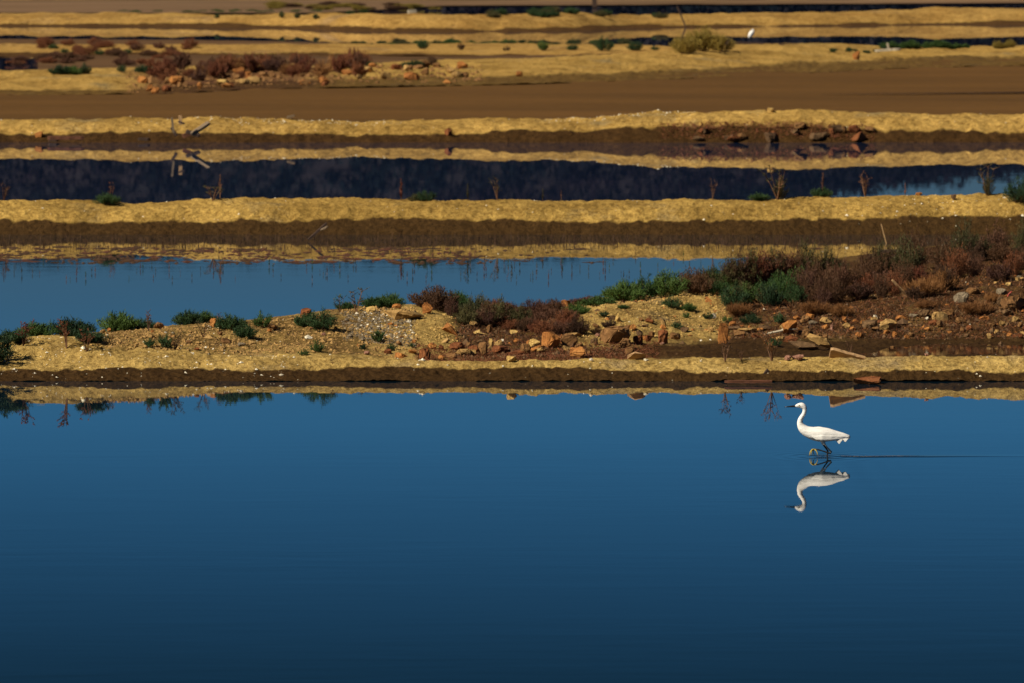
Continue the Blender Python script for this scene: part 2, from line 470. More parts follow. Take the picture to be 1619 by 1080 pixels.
# the island bank in the middle of the picture
IS = {
    -420: [(608.5, -0.15), (603.5, 0.0), (583, 0.11), (565, 0.19), (550, 0.29), (538, 0.35), (536, 0.35), (533, 0.25), (530, -0.15)],
    0: [(608.5, -0.15), (603.5, 0.0), (582, 0.11), (565, 0.19), (549, 0.29), (538, 0.35), (536, 0.35), (533, 0.25), (530, -0.15)],
    120: [(608.5, -0.15), (603.5, 0.0), (583, 0.11), (566, 0.19), (550, 0.29), (538, 0.35), (534, 0.35), (531, 0.25), (528, -0.15)],
    150: [(608.5, -0.15), (603.5, 0.0), (583, 0.11), (567, 0.19), (552, 0.28), (541, 0.33), (529, 0.33), (526, 0.25), (523, -0.15)],
    230: [(608.5, -0.15), (603.5, 0.0), (583, 0.11), (568, 0.19), (555, 0.25), (543, 0.32), (524, 0.36), (521, 0.25), (518, -0.15)],
    300: [(608.5, -0.15), (603.5, 0.0), (580, 0.12), (567, 0.18), (556, 0.25), (540, 0.3), (518, 0.36), (515, 0.25), (512, -0.15)],
    400: [(608.5, -0.15), (603.5, 0.0), (586, 0.09), (571, 0.17), (564, 0.18), (537, 0.28), (511, 0.39), (508, 0.28), (504, -0.15)],
    480: [(608.5, -0.15), (603.5, 0.0), (584, 0.1), (565, 0.2), (560, 0.19), (532, 0.275), (502, 0.38), (499, 0.25), (494, -0.15)],
    560: [(608.5, -0.15), (603.5, 0.0), (581, 0.11), (566, 0.2), (563, 0.16), (530, 0.255), (493, 0.36), (489, 0.27), (482, -0.15)],
    640: [(608.5, -0.15), (603.5, 0.0), (582, 0.11), (570, 0.18), (572, 0.1), (540, 0.215), (490, 0.37), (486, 0.25), (478, -0.15)],
    700: [(608.5, -0.15), (603.5, 0.0), (583, 0.11), (570, 0.18), (573, 0.08), (549, 0.15), (500, 0.33), (494, 0.23), (480, -0.15)],
    735: [(608.5, -0.15), (603.5, 0.0), (584, 0.1), (571, 0.18), (574, 0.06), (551, 0.12), (520, 0.19), (500, 0.16), (480, -0.15)],
    860: [(608.5, -0.15), (603.5, 0.0), (583, 0.11), (572, 0.18), (574, 0.06), (550, 0.12), (515, 0.18), (492, 0.16), (475, -0.15)],
    915: [(608.5, -0.15), (603.5, 0.0), (584, 0.11), (570, 0.18), (572, 0.06), (545, 0.11), (500, 0.24), (485, 0.2), (470, -0.15)],
    950: [(608.5, -0.15), (603.5, 0.0), (586, 0.1), (569, 0.19), (571, 0.06), (540, 0.11), (484, 0.33), (479, 0.26), (465, -0.15)],
    1030: [(608.5, -0.15), (603.5, 0.0), (586, 0.1), (569, 0.19), (570, 0.02), (535, 0.09), (480, 0.33), (474, 0.27), (455, -0.15)],
    1090: [(608.5, -0.15), (603.5, 0.0), (587, 0.1), (568, 0.19), (569, 0.02), (534, 0.05), (468, 0.33), (460, 0.28), (445, -0.15)],
    1150: [(608.5, -0.15), (603.5, 0.0), (586, 0.1), (567, 0.19), (568, 0.02), (530, 0.035), (476, 0.31), (460, 0.29), (430, -0.15)],
    1300: [(608.5, -0.15), (603.5, 0.0), (588, 0.1), (567, 0.2), (567, 0.02), (531, 0.04), (495, 0.24), (445, 0.38), (400, -0.15)],
    1450: [(608.5, -0.15), (603.5, 0.0), (587, 0.1), (565, 0.22), (565, -0.06), (530, 0.05), (480, 0.35), (425, 0.5), (385, -0.15)],
    1619: [(608.5, -0.15), (603.5, 0.0), (593, 0.065), (564, 0.24), (564, -0.06), (531, 0.05), (470, 0.42), (405, 0.55), (372, -0.15)],
    2040: [(608.5, -0.15), (603.5, 0.0), (590, 0.08), (564, 0.24), (564, -0.06), (531, 0.05), (470, 0.42), (405, 0.55), (372, -0.15)],
}
def wet_island(T, PX, Z):
    w = step(T, 2.02, 0.12)
    ditch = np.clip((PX - 1000) / 120, 0, 1) * step(-T, -3.25, 0.2) * step(T, 4.95, 0.35)
    ditch2 = np.clip((PX - 640) / 60, 0, 1) * step(-T, -3.35, 0.2) * step(T, 4.35, 0.35) * 0.55
    return np.maximum(w, np.maximum(ditch, ditch2))
def brown_island(T, PX):
    back = step(-T, -4.0, 0.4)
    zone = np.clip((PX - 700) / 40, 0, 1)
    mound = np.clip((PX - 905) / 30, 0, 1) * np.clip((1165 - PX) / 50, 0, 1) * step(-T, -4.72, 0.3)
    left = 0.45 * np.clip((PX - 130) / 60, 0, 1) * np.clip((640 - PX) / 60, 0, 1) * step(-T, -4.1, 0.5)
    return np.maximum(back * zone * (1 - 0.95 * mound), left)
island = make_bank('earth_bank', IS, 'iy', 1500, 230, M_island,
                   [(0.7, 0.030, 3), (0.13, 0.026, 4), (0.045, 0.010, 2)], wet_island, brown_island,
                   smooth_t=3, smooth_x=41, seed=4, tw=[0.5, 1.6, 1.6, 1, 1.6, 3, 1, .5])

# dyke behind the second pond
def dyke(yb, ch, eh, back=14, w=4.0):
    return [(yb + w * 1.9, -.15), (yb + w * 1.2, .0), (yb + w * 0.55, eh), (yb + w * .05, eh + (ch - eh) * .62), (yb - w * .9, ch), (yb - w * 1.5, ch * .9), (yb - back, -.15)]
HS = {}
for px, cy, eh in ((-420, 318, .21), (0, 319, .21), (90, 316, .2), (230, 320, .2), (380, 314, .22), (520, 316, .21), (640, 318, .21), (900, 316, .22), (1060, 314, .22), (1180, 315, .22), (1300, 312, .23), (1420, 309, .24), (1619, 306, .24), (2040, 305, .24)):
    yb = 366.0 if px < 1200 else 364.5
    HS[px] = dyke(yb, (yb - 3.2 - cy) / 95.0, eh)
wet_d = lambda T, PX, Z: step(T, 2.02, 0.12)
zero = lambda T, PX: T * 0
bankH = make_bank('earth_bank', HS, 'yb', 1100, 90, M_bankH, [(2.2, 0.045, 2), (0.7, 0.035, 4), (0.16, 0.028, 3), (0.06, .014, 2)], wet_d, zero, smooth_t=2, smooth_x=31, seed=21, tw=[.6, 1.2, 1.4, 2, 1, 1, 1])

FS = {}
for px, cy, eh in ((-420, 188, .18), (0, 189, .18), (250, 190, .18), (500, 190, .17), (700, 191, .17), (850, 190, .2), (960, 186, .24), (1060, 180, .30), (1160, 177, .34), (1230, 173, .34), (1330, 177, .32), (1450, 178, .27), (1619, 179, .24), (2040, 179, .24)):
    FS[px] = dyke(222.5, (220.5 - cy) / 66.0, eh, 9, 2.4)
bankF = make_bank('earth_bank', FS, 'yb', 900, 70, M_bankF, [(3.5, 0.06, 2), (0.9, 0.06, 4), (0.22, 0.05, 3)], wet_d, lambda T, PX: 0.9 * np.clip((PX - 1040) / 60, 0, 1) * np.clip((1380 - PX) / 60, 0, 1) * step(T, 2.1, .4), smooth_t=2, smooth_x=25, seed=33)

DS = {}
for px, cy, ey, fy in ((-420, 116, 141, 152), (0, 116, 141, 151), (150, 111, 141, 150), (260, 110, 136, 150), (400, 108, 128, 143), (560, 104, 124, 140), (700, 98, 121, 137), (850, 95, 119, 134), (1000, 88, 112, 128), (1070, 82, 109, 126), (1150, 75, 104, 123), (1300, 72, 97, 115), (1400, 77, 91, 110), (1500, 78, 88, 107), (1619, 76, 88, 104), (2040, 76, 87, 103)):
    h = .8 * (ey - cy) / ((ey + 107) / 4.93)
    DS[px] = [(fy + 2, -.1), (fy, .05), (ey + 1, .12), (cy + (ey - cy) * .5, h * .6), (cy + 1, h), (cy - .5, h * .95), (cy - 5, -.15)]
bankD = make_bank('earth_bank', DS, 'iy', 800, 60, M_bankF, [(4.0, 0.10, 3), (0.8, 0.08, 4), (0.25, 0.05, 3)], lambda T, PX, Z: 0.75 * step(T, 2.02, 0.2), lambda T, PX: 0.9 * np.clip((PX - 190) / 60, 0, 1) * np.clip((560 - PX) / 90, 0, 1) * step(T, 4.6, .8), smooth_t=2, smooth_x=25, seed=44)

CS = {}
for px, cy, ey, fy in ((-420, 71, 84, 92), (0, 71, 83, 90), (300, 72, 84, 90), (600, 72, 84, 90), (850, 72, 85, 91), (1000, 73, 84, 89), (1090, 78, 84, 88), (1140, 88, 88, 88)):
    h = .23 if px < 1120 else 0.0
    CS[px] = [(fy + 2, -.1), (fy, .02), (ey, .1), (cy + (ey - cy) * .5, h * .7), (cy, h), (cy - .5, h * .9), (cy - 4, -.15)]
bankC = make_bank('earth_bank', CS, 'iy', 600, 45, M_bankB, [(5.0, 0.10, 3), (1.0, 0.08, 4)], wet_d, zero, smooth_t=1, smooth_x=25, seed=55, px1=1140)

BS = {}
for px, cy, yb, eh in ((-420, 21, 40, .14), (0, 21, 40, .14), (300, 22, 41, .14), (450, 22, 43, .14), (600, 22, 48, .13), (750, 22, 49, .13), (900, 21, 47, .15), (1000, 23, 43, .15), (1150, 19, 41, .15), (1300, 17, 40, .15), (1450, 13, 38, .15), (1619, 10, 37, .15), (2040, 8, 36, .15)):
    BS[px] = dyke(yb, (yb - 1.5 - cy) / ((yb + 107) / 4.93), eh, 7, 1.6)
bankB = make_bank('earth_bank', BS, 'yb', 600, 45, M_bankB, [(7.0, 0.16, 3), (1.2, 0.12, 4)], wet_d, zero, smooth_t=1, smooth_x=25, seed=66)

for k, (yb, h, sd) in enumerate(((0.0, .22, 71), (-12.0, .3, 72), (-22.0, .35, 73), (-32, .4, 74))):
    AS = {px: [(yb + 1.2, 0), (yb + .5, .06), (yb + .2, h * .6), (yb - .2, h), (yb - .8, h * .8), (yb - 2, 0)] for px in (-420, 800, 2040)}
    make_bank('earth_bank', AS, 'yb', 300, 24, M_bankB, [(4, 0.1, 3)], lambda T, PX, Z: step(T, 1.2, .2), zero, smooth_t=1, smooth_x=1, seed=sd)

# wooded hills beyond the salt pans: seen only mirrored in the ponds
hx = np.linspace(-420, 420, 160); hy = np.linspace(560, 1500, 60)
HX, HY = np.meshgrid(hx, hy)
def hill_h(x, y):
    rise = np.clip((y - 575) / 190, 0, 1); rise = rise * rise * (3 - 2 * rise)
    top = np.interp(x, [-420, -60, 0, 20, 34, 45, 60, 90, 420], [37, 36, 36, 33, 28.6, 27.0, 24.8, 22.4, 17])
    return rise * (top + 1.6 * fbm(x / 40, y / 90, 5, 3)) - 0.1 + np.clip((y - 900) / 600, 0, 1) * 4
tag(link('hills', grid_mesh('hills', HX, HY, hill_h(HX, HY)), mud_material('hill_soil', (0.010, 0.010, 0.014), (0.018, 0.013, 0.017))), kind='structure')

def forest_mesh():
    V = []; F = []
    nt_ = 8000
    fx = rng.uniform(-150, 150, nt_); fy = rng.uniform(585, 800, nt_)
    hz = hill_h(fx, fy)
    P = []; Q = []
    cards = 22
    for x, y, z in zip(fx, fy, hz):
        r = rng.uniform(1.0, 2.2); h = r * rng.uniform(1.2, 2.2)
        d = rng.normal(size=(cards, 3)); d /= np.linalg.norm(d, axis=1)[:, None]
        rad = rng.uniform(0.55, 1.05, cards)[:, None]
        c = d * rad * np.array([r, r, h * .55]) + np.array([x, y, z + h * .55])
        a = np.cross(rng.normal(size=(cards, 3)), d); a /= np.linalg.norm(a, axis=1)[:, None]
        b = np.cross(a, d); b /= (np.linalg.norm(b, axis=1)[:, None] + 1e-6)
        s = rng.uniform(0.3, 0.65, cards)[:, None]
        P.append(np.stack([c - a * s, c + b * s, c + a * s], 1))
    T = np.concatenate(P).reshape(-1, 3)
    return mesh_np('forest', T, np.arange(len(T)).reshape(-1, 3))
m, nt, b = new_mat('forest_leaf')
tc = N(nt, 'ShaderNodeTexCoord').outputs['Object']
mp = N(nt, 'ShaderNodeMapping'); mp.inputs['Scale'].default_value = (.6, 1, 2.2); nt.links.new(tc, mp.inputs[0])
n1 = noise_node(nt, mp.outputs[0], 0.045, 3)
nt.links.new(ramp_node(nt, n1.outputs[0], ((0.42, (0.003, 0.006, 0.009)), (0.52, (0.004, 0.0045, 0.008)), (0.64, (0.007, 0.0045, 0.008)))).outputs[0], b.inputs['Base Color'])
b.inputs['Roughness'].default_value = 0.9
b.inputs['Specular IOR Level'].default_value = 0.05
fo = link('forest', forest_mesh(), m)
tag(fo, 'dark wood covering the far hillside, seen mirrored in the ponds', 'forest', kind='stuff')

# ------------------------------------------------------------------ plants
def twigs(P0, D, L, W):
    """three-sided tapered twigs"""
    n = len(P0)
    a = np.cross(D, rng.normal(size=(n, 3))); a /= np.linalg.norm(a, axis=1)[:, None] + 1e-9
    b = np.cross(D, a)
    W = W[:, None]; L = L[:, None]
    v0 = P0 + a * W; v1 = P0 - a * W * .5 + b * W * .87; v2 = P0 - a * W * .5 - b * W * .87
    tip = P0 + D * L
    V = np.stack([v0, v1, v2, tip], 1).reshape(-1, 3)
    k = np.arange(n)[:, None] * 4
    F = np.concatenate([k + [0, 1, 3], k + [1, 2, 3], k + [2, 0, 3]])
    return V, F

def join(parts):
    V = []; F = []; o = 0
    for v, f in parts:
        V.append(v); F.append(f + o); o += len(v)
    return np.concatenate(V), np.concatenate(F)

def unit(v):
    return v / (np.linalg.norm(v, axis=-1, keepdims=True) + 1e-9)

def shrub_parts(w, h, stems=26, per=34, tl=0.06, tw_=0.006, upright=0.6, lower=0.15):
    """unit tools: returns (stem mesh, foliage mesh) of a bushy plant w wide, h high"""
    ang = rng.uniform(0, 2 * math.pi, stems)
    rad = np.sqrt(rng.uniform(0, 1, stems)) * w / 2
    hh = h * (1 - 0.55 * (rad / (w / 2)) ** 2) * rng.uniform(0.6, 1.08, stems)
    tip = np.stack([rad * np.cos(ang), rad * np.sin(ang), hh], 1)
    base = tip * np.array([0.28, 0.28, 0])
    sv = []
    for i in range(stems):
        d = tip[i] - base[i]; L = np.linalg.norm(d)
        mid = base[i] + d * .5 + rng.normal(size=3) * 0.04 * L; mid[2] += 0.05 * L
        sv.append((np.stack([base[i], mid]), unit(np.stack([mid - base[i], tip[i] - mid])), np.array([np.linalg.norm(mid - base[i]) * 1.15, np.linalg.norm(tip[i] - mid)]), np.array([tw_ * .9, tw_ * .6])))
    SV = twigs(*[np.concatenate([s[k] for s in sv]) for k in range(4)])
    t = rng.uniform(lower, 1.0, (stems, per)) ** 0.8
    P = base[:, None] + (tip - base)[:, None] * t[..., None] + rng.normal(size=(stems, per, 3)) * w * 0.035
    P = P.reshape(-1, 3); P[:, 2] = np.abs(P[:, 2]) + 0.004
    outw = unit(np.repeat(tip - base, per, 0))
    D = unit(outw * 0.5 + np.array([0, 0, upright]) + rng.normal(size=P.shape) * 0.5)
    L = tl * rng.uniform(0.6, 1.5, len(P)); W = tw_ * rng.uniform(0.7, 1.3, len(P))
    return SV, twigs(P, D, L, W)

def bare_parts(w, h, arms=5, sub=5):
    """an upright half-leafless sprig with arched side branches"""
    P = []; D = []; L = []; W = []; LP = []; LD = []
    for a in range(arms):
        an = rng.uniform(0, 6.28); sp = rng.uniform(.1, .55) * (w / h)
        d = unit(np.array([math.cos(an) * sp, math.sin(an) * sp, 1.0])); ln = h * rng.uniform(.65, 1.0)
        P.append([0, 0, 0]); D.append(d); L.append(ln); W.append(.020)
        for s in range(sub):
            t = rng.uniform(.35, .95); p = d * ln * t
            an2 = rng.uniform(0, 6.28)
            d2 = unit(np.array([math.cos(an2), math.sin(an2) * .8, rng.uniform(.2, .9)])); l2 = w * rng.uniform(.12, .32)
            P.append(p); D.append(d2); L.append(l2); W.append(.013)
            for q in range(7):
                LP.append(p + d2 * l2 * rng.uniform(.2, 1)); LD.append(unit(d2 * .4 + rng.normal(size=3) * .5 + [0, 0, .4]))
    P, D, L, W = map(np.array, (P, D, L, W))
    LP = np.array(LP); LD = np.array(LD)
    return twigs(P.astype(float), D, L, W), twigs(LP, LD, rng.uniform(.03, .08, len(LP)), rng.uniform(.009, .014, len(LP)))

def spindle_parts(h):
    """a straight glasswort stalk with short pointed side shoots"""
    st = twigs(np.zeros((1, 3)), np.array([[0.03, 0, 1.0]]), np.array([h]), np.array([.028]))
    n = 26
    t = rng.uniform(.15, .95, n); an = rng.uniform(0, 6.28, n)
    P = np.stack([t * 0, t * 0, t * h], 1)
    D = unit(np.stack([np.cos(an) * .5, np.sin(an) * .5, np.ones(n)], 1))
    return st, twigs(P, D, h * .26 * (1.15 - t) + .02, np.full(n, .026))

PROTO = {}
def proto(kind, shape, k):
    key = (kind, shape, k)
    if key in PROTO: return PROTO[key]
    if shape == 'bush': sp = shrub_parts(1.0, .62, 40, 60, .065, .0085, .6)
    elif shape == 'mat': sp = shrub_parts(1.0, .34, 44, 60, .07, .009, .45)
    elif shape == 'tuft': sp = shrub_parts(1.0, .75, 22, 26, .14, .016, 1.0)
    elif shape == 'upright': sp = shrub_parts(1.0, 1.1, 34, 60, .07, .0085, 1.2, .05)
    elif shape == 'grass': sp = shrub_parts(1.0, .6, 60, 34, .17, .007, .9, .0)
    elif shape == 'bare': sp = bare_parts(.8, 1.0)
    else: sp = spindle_parts(1.0)
    meshes = (mesh_np('stem', *sp[0]), mesh_np('foliage', *sp[1]))
    meshes[0].materials.append(M_stem); meshes[1].materials.append(MP[kind])
    PROTO[key] = meshes
    return meshes

NAME = {'bush': 'shrub', 'mat': 'shrub', 'tuft': 'shrub', 'upright': 'shrub', 'grass': 'dry_grass_clump', 'bare': 'bare_shrub', 'spindle': 'water_plant'}
def plant(loc, kind, shape, size, label, group=None, hscale=1.0, cat='shrub'):
    ms = proto(kind, shape, rnd.randrange(4))
    r = empty(NAME[shape], loc, rnd.uniform(0, 6.28))
    r.scale = (size, size, size * hscale)
    tag(r, label, cat, group)
    link('stem', ms[0], None, r); link('foliage', ms[1], None, r)
    return r

def isl(px, py, kind, shape, wpx, label, group=None, hs=1.0, sink=.01, cat='shrub'):
    p = put(island, px, py, sink, 3.95 if px > 620 and py < 569 else 0.0)
    if px < 640 and shape in ('mat', 'bush') and px > 20:
        c = put(island, px, -99)
        if py < proj_y(c.y, c.z) + 9:      # hedge plants root on the back slope, behind the crest
            p = put_t(island, px, 6.9, sink)
    return plant(p, kind, shape, wpx / pxm(p.y), label, group, hs, cat)

def mass(items, label, name='marsh_plants'):
    """many tiny far plants as one mesh; items: (loc, kind, shape, size, hscale)"""
    by = {}
    for loc, kind, shape, size, hs in items:
        ms = proto(kind, shape, rnd.randrange(4))
        by.setdefault(kind, []).append((ms[1], loc, size, hs, rnd.uniform(0, 6.28)))
    V = []; F = []; M = []; o = 0; mats = []
    for kind, L in by.items():
        mats.append(MP[kind])
        for me, loc, size, hs, a in L:
            v = np.empty(len(me.vertices) * 3, np.float32); me.vertices.foreach_get('co', v); v = v.reshape(-1, 3)
            f = np.empty(len(me.loops), np.int32); me.loops.foreach_get('vertex_index', f); f = f.reshape(-1, 3)
            keep = slice(0, len(f)); c, q = math.cos(a), math.sin(a)
            w = np.stack([(v[:, 0] * c - v[:, 1] * q) * size, (v[:, 0] * q + v[:, 1] * c) * size, v[:, 2] * size * hs], 1) + np.array(loc)[None]
            V.append(w); F.append(f + o); M += [len(mats) - 1] * len(f); o += len(w)
    me = mesh_np(name, np.concatenate(V), np.concatenate(F))
    for m_ in mats: me.materials.append(m_)
    me.polygons.foreach_set('material_index', M)
    o_ = link(name, me)
    return tag(o_, label, 'marsh plants', kind='stuff')
def on_t(b, px, kind, shape, w, hs, t):
    p = put_t(b, px, t, .01)
    return (p, kind, shape, w / pxm(p.y), hs)

# left end of the island
for (px, py, k, s, w, l, hs) in (
    (-20, 572, 'dark', 'bush', 95, 'dark green bush overhanging the brink at the left edge of the near bank', .9),
    (15, 538, 'dark', 'mat', 62, 'low dark green shrub at the far left end of the hedge on the bank crest', .75),
    (60, 538, 'green', 'mat', 75, 'second green shrub from the left on the bank crest', .8),
    (108, 537, 'dark', 'mat', 85, 'dense dark shrub with red sprigs rising through it on the left crest', .95),
    (140, 541, 'dark', 'mat', 60, 'dark green shrub at the right end of the left hedge, beside the pebbles', .9),
    (186, 526, 'green', 'mat', 75, 'green shrub on the second rise, standing against the blue pond', 1.1),
    (222, 526, 'dark', 'mat', 50, 'small green shrub at the water side, right of the pebbly slope', 0.9),
    (232, 549, 'dark', 'tuft', 26, 'small dark tuft halfway down the pebbly left slope', 0.8),
    (258, 551, 'dark', 'tuft', 34, 'little dark green shrub beside dry twigs on the left slope', 0.9),
    (298, 518, 'dark', 'mat', 55, 'flat green shrub on the crest left of the upright stone', 1.2),
    (322, 517, 'green', 'mat', 44, 'green shrub leaning on the upright pointed stone', 1.3),
    (363, 520, 'dark', 'mat', 54, 'green shrub just right of the upright pointed stone', 1.2),
    (385, 533, 'dark', 'mat', 46, 'dark green shrub hanging down the slope below the crest', 1.2),
    (414, 518, 'green', 'tuft', 38, 'loose green shrub with long tips reaching towards the pond', 0.9),
    (478, 516, 'dark', 'mat', 40, 'left half of the round dark shrub on the stony hump', 1.3),
    (504, 521, 'dark', 'bush', 64, 'round dark green shrub below the red boulder on the stony hump', 0.85),
    (545, 494, 'green', 'mat', 40, 'flat light green shrub on the hump crest beside the tall sprigs', 0.8),
    (592, 489, 'green', 'mat', 56, 'bright green low shrub behind the cream lump on the crest', 1.0),
    (618, 488, 'green', 'mat', 50, 'bright green shrub behind the small red rock on the crest', 1.2),
    (597, 542, 'green', 'tuft', 28, 'fresh green tuft growing in the white gravel', 1.0),
    (618, 556, 'dark', 'tuft', 20, 'small green tuft between gravel and rust coloured stones', 0.9),
    (573, 553, 'dark', 'tuft', 16, 'tiny green tuft above the pink pebble', 0.9),
    (500, 557, 'green', 'tuft', 26, 'small green plant with dark centre on the brown slope', 1.0),
    (478, 562, 'green', 'tuft', 20, 'tiny bright green plant just above the sandy ledge', 0.7),
    (650, 550, 'dark', 'tuft', 16, 'tiny grey green tuft beside the rust block', 0.8)):
    isl(px, py, k, s, w, l, hs=hs)
for (px, py, k, w, l, hs) in (
    (33, 547, 'red', 54, 'bare reddish sprig standing tallest at the left end of the crest', 1.0),
    (103, 551, 'red', 60, 'branching half bare red shrub on the crest among dark green', 0.9),
    (134, 556, 'red', 44, 'thin bare red sprig growing down the pebbly slope', 1.0),
    (172, 541, 'straw', 30, 'short dry brown twiggy plant between crest and pebbles', .6),
    (233, 524, 'purple', 32, 'thin spiky sprig at the back of the left slope against the pond', 1.3),
    (275, 553, 'olive', 46, 'dry olive twiggy plant on the slope beside a dark green shrub', .8),
    (320, 534, 'olive', 40, 'olive twiggy plant below the crest left of the pale stones', .8),
    (345, 521, 'purple', 36, 'reddish sprig between the upright stone and its green neighbour', .9),
    (536, 494, 'green', 40, 'tall green feathery sprig standing left of its twin against the pond', 0.85),
    (563, 493, 'olive', 50, 'tallest feathery sprig on the hump, standing against the pond', 0.9),
    (524, 576, 'dusk', 16, 'tiny bare twig rooted in the sandy ledge', .7),
    (1146, 573, 'dusk', 38, 'small dry sprig on the ledge below the upright rust stone', 1.1),
    (1172, 571, 'dusk', 28, 'thin forked dry twig in front of the dark ditch', .8),
    (1221, 571, 'straw', 50, 'dry fan shaped bush standing before the dark ditch', 1.0),
    (1345, 560, 'dusk', 24, 'thin dry twigs beside the half buried wooden board', 1.0)):
    isl(px, py, k, 'bare', w, l, hs=hs)

# the shrub thicket in the middle
for i in range(15):
    px = 672 + i * 10.5 + rnd.uniform(-5, 5)
    k = rnd.choice(['olive', 'green', 'dusk', 'olive']) if px < 770 else rnd.choice(['purple', 'dusk', 'olive'])
    hue = {'olive': 'olive', 'green': 'green', 'dusk': 'dark brown', 'purple': 'red brown'}[k]
    isl(px, 488 if px < 725 else rnd.uniform(505, 520), k, 'bush', rnd.uniform(42, 70), '%s shrub in the tangled thicket %s' % (hue, 'touching the yellow hump' if px < 720 else 'around the half hidden tan stone' if px < 780 else 'where it turns red'), 'thicket shrubs right of the yellow hump', rnd.uniform(.8, 1.25))
isl(712, 500, 'purple', 'upright', 26, 'tallest dark spiky shrub in the thicket, its tip against the pond', hs=1.25)
for i in range(36):
    px = rnd.uniform(775, 915); py = rnd.uniform(496, 534)
    k = rnd.choice(['purple', 'red', 'red', 'purple', 'dusk'])
    isl(px, py, k, 'bush', rnd.uniform(28, 46), '%s twiggy shrub in the %s of the thicket %s' % ({'purple': 'purple brown', 'red': 'rust red', 'dusk': 'dark brown'}[k], 'back' if py < 516 else 'front', 'above the flat red stones' if px < 845 else 'above the largest orange block'), 'red shrubs above the orange blocks', rnd.uniform(.7, 1.25))
for (px, py, k, s, w, l, hs) in (
    (912, 498, 'green', 'mat', 52, 'green shrub at the upper left corner of the big yellow mound', .9),
    (945, 484, 'green', 'mat', 66, 'long low green shrub along the top of the yellow mound', .6),
    (930, 478, 'purple', 'mat', 60, 'low brownish shrub at the water side behind the yellow mound', .6),
    (985, 477, 'green', 'mat', 70, 'bright green shrub at the left end of the big green thicket', 1.2),
    (1020, 470, 'green', 'bush', 70, 'bright green bushy shrub above the middle of the yellow mound', .9),
    (1055, 470, 'green', 'bush', 74, 'widest bright green shrub over the yellow mound', .95),
    (1062, 487, 'dark', 'bush', 38, 'dark green shrub creeping down the yellow mound', .8),
    (1088, 492, 'green', 'mat', 32, 'green tuft on the yellow mound beside the creeping dark shrub', 1.1),
    (1085, 503, 'green', 'tuft', 18, 'small green tuft lower down on the yellow mound', .7),
    (986, 487, 'green', 'mat', 22, 'small flat green tuft near the top of the yellow mound', .8),
    (955, 502, 'dark', 'tuft', 22, 'dark green tuft on the left part of the yellow mound', .6),
    (1069, 520, 'dark', 'tuft', 22, 'dark tuft at the foot of the yellow mound by the rust block', .7),
    (1120, 505, 'dark', 'tuft', 20, 'green tuft left of the white stone', .8),
    (1150, 510, 'green', 'tuft', 20, 'green tuft right behind the upright rust stone', .8),
    (1185, 512, 'dark', 'bush', 36, 'dark green shrub in the red litter above the flat slabs', .9),
    (1232, 512, 'dark', 'tuft', 26, 'dark tuft left of the large orange block', .9),
    (965, 520, 'dusk', 'tuft', 30, 'brown spiky plant just above the big brown boulder', .8),
    (945, 528, 'dusk', 'bush', 28, 'brown twiggy plant left of the big brown boulder', .7),
    (1225, 548, 'dark', 'bush', 26, 'dark green plant at the ditch side behind the dry fan bush', 1.0)):
    isl(px, py, k, s, w, l, hs=hs)
for i in range(9):
    isl(1085 + i * 7 + rnd.uniform(-4, 4), rnd.uniform(452, 468), rnd.choice(['green', 'olive', 'dusk']), 'bush', rnd.uniform(46, 66), 'green and brown shrub in the thicket behind the yellow mound', 'thicket shrubs behind the yellow mound', rnd.uniform(.8, 1.1))
for i in range(13):
    px = rnd.uniform(1140, 1262); k = rnd.choice(['green', 'dark', 'green', 'dark', 'olive'])
    isl(px, rnd.uniform(462, 490), k, 'bush', rnd.uniform(40, 64), '%s shrub in the green clump %s' % ({'green': 'bright green', 'dark': 'dark green', 'olive': 'olive'}[k], 'touching the yellow mound' if px < 1185 else 'around the bright white stone'), 'dark green clump right of the yellow mound', rnd.uniform(.9, 1.3))
for i in range(135):
    px = rnd.uniform(1150, 1760) if i < 100 else rnd.uniform(1150, 1330)
    lo = np.interp(px, [1150, 1300, 1450, 1619, 1760], [436, 415, 396, 380, 378]); hi = np.interp(px, [1150, 1300, 1450, 1619], [462, 484, 472, 442])
    f = rnd.random(); py = lo + (hi - lo) * f
    if px < 1262: py = rnd.uniform(428, 448)
    k = rnd.choice(['dusk', 'olive', 'dusk', 'olive', 'purple']) if f < .6 else rnd.choice(['dusk', 'purple', 'red', 'dusk', 'dusk'])
    hue = {'dusk': 'dark brown', 'olive': 'olive brown', 'purple': 'red brown', 'red': 'rust red', 'straw': 'orange brown'}[k]
    where = 'behind the dark green clump' if px < 1270 else ('above the golden grass clumps' if px < 1370 else ('around the pale leaning stick' if px < 1440 else ('above the orange grass dome' if px < 1530 else 'at the right edge above the pale rubble')))
    row_ = 'back' if f < .35 else ('middle' if f < .7 else 'front')
    isl(px, py, k, rnd.choice(['upright', 'bush', 'upright']), rnd.uniform(36, 60), '%s shrub in the %s dusky thicket %s' % (hue, row_, where), 'dusky thicket shrubs ' + where, rnd.uniform(.8, 1.1) * (1.15 if px > 1440 and f < .4 else 1))
for (px, py, w, l, hs) in (
    (1168, 500, 46, 'rust orange dry grass clump between the white stone and dark shrubs', .8),
    (1290, 497, 55, 'golden dry grass clump above the tan slab', .7),
    (1330, 500, 44, 'pale golden grass clump behind the small tan stones', .7),
    (1462, 470, 66, 'large orange brown grass dome in the middle of the right slope', .8),
    (1490, 462, 60, 'right half of the orange brown grass dome', .8),
    (1465, 487, 40, 'low orange grass clump below the grass dome', .5),
    (1545, 495, 56, 'straw coloured grass clump between the wedge slab and the concrete slab', .6),
    (1572, 478, 36, 'straw coloured clump left of the large concrete slab', .7)):
    isl(px, py, 'straw', 'grass', w, l, hs=hs, cat='grass clump')

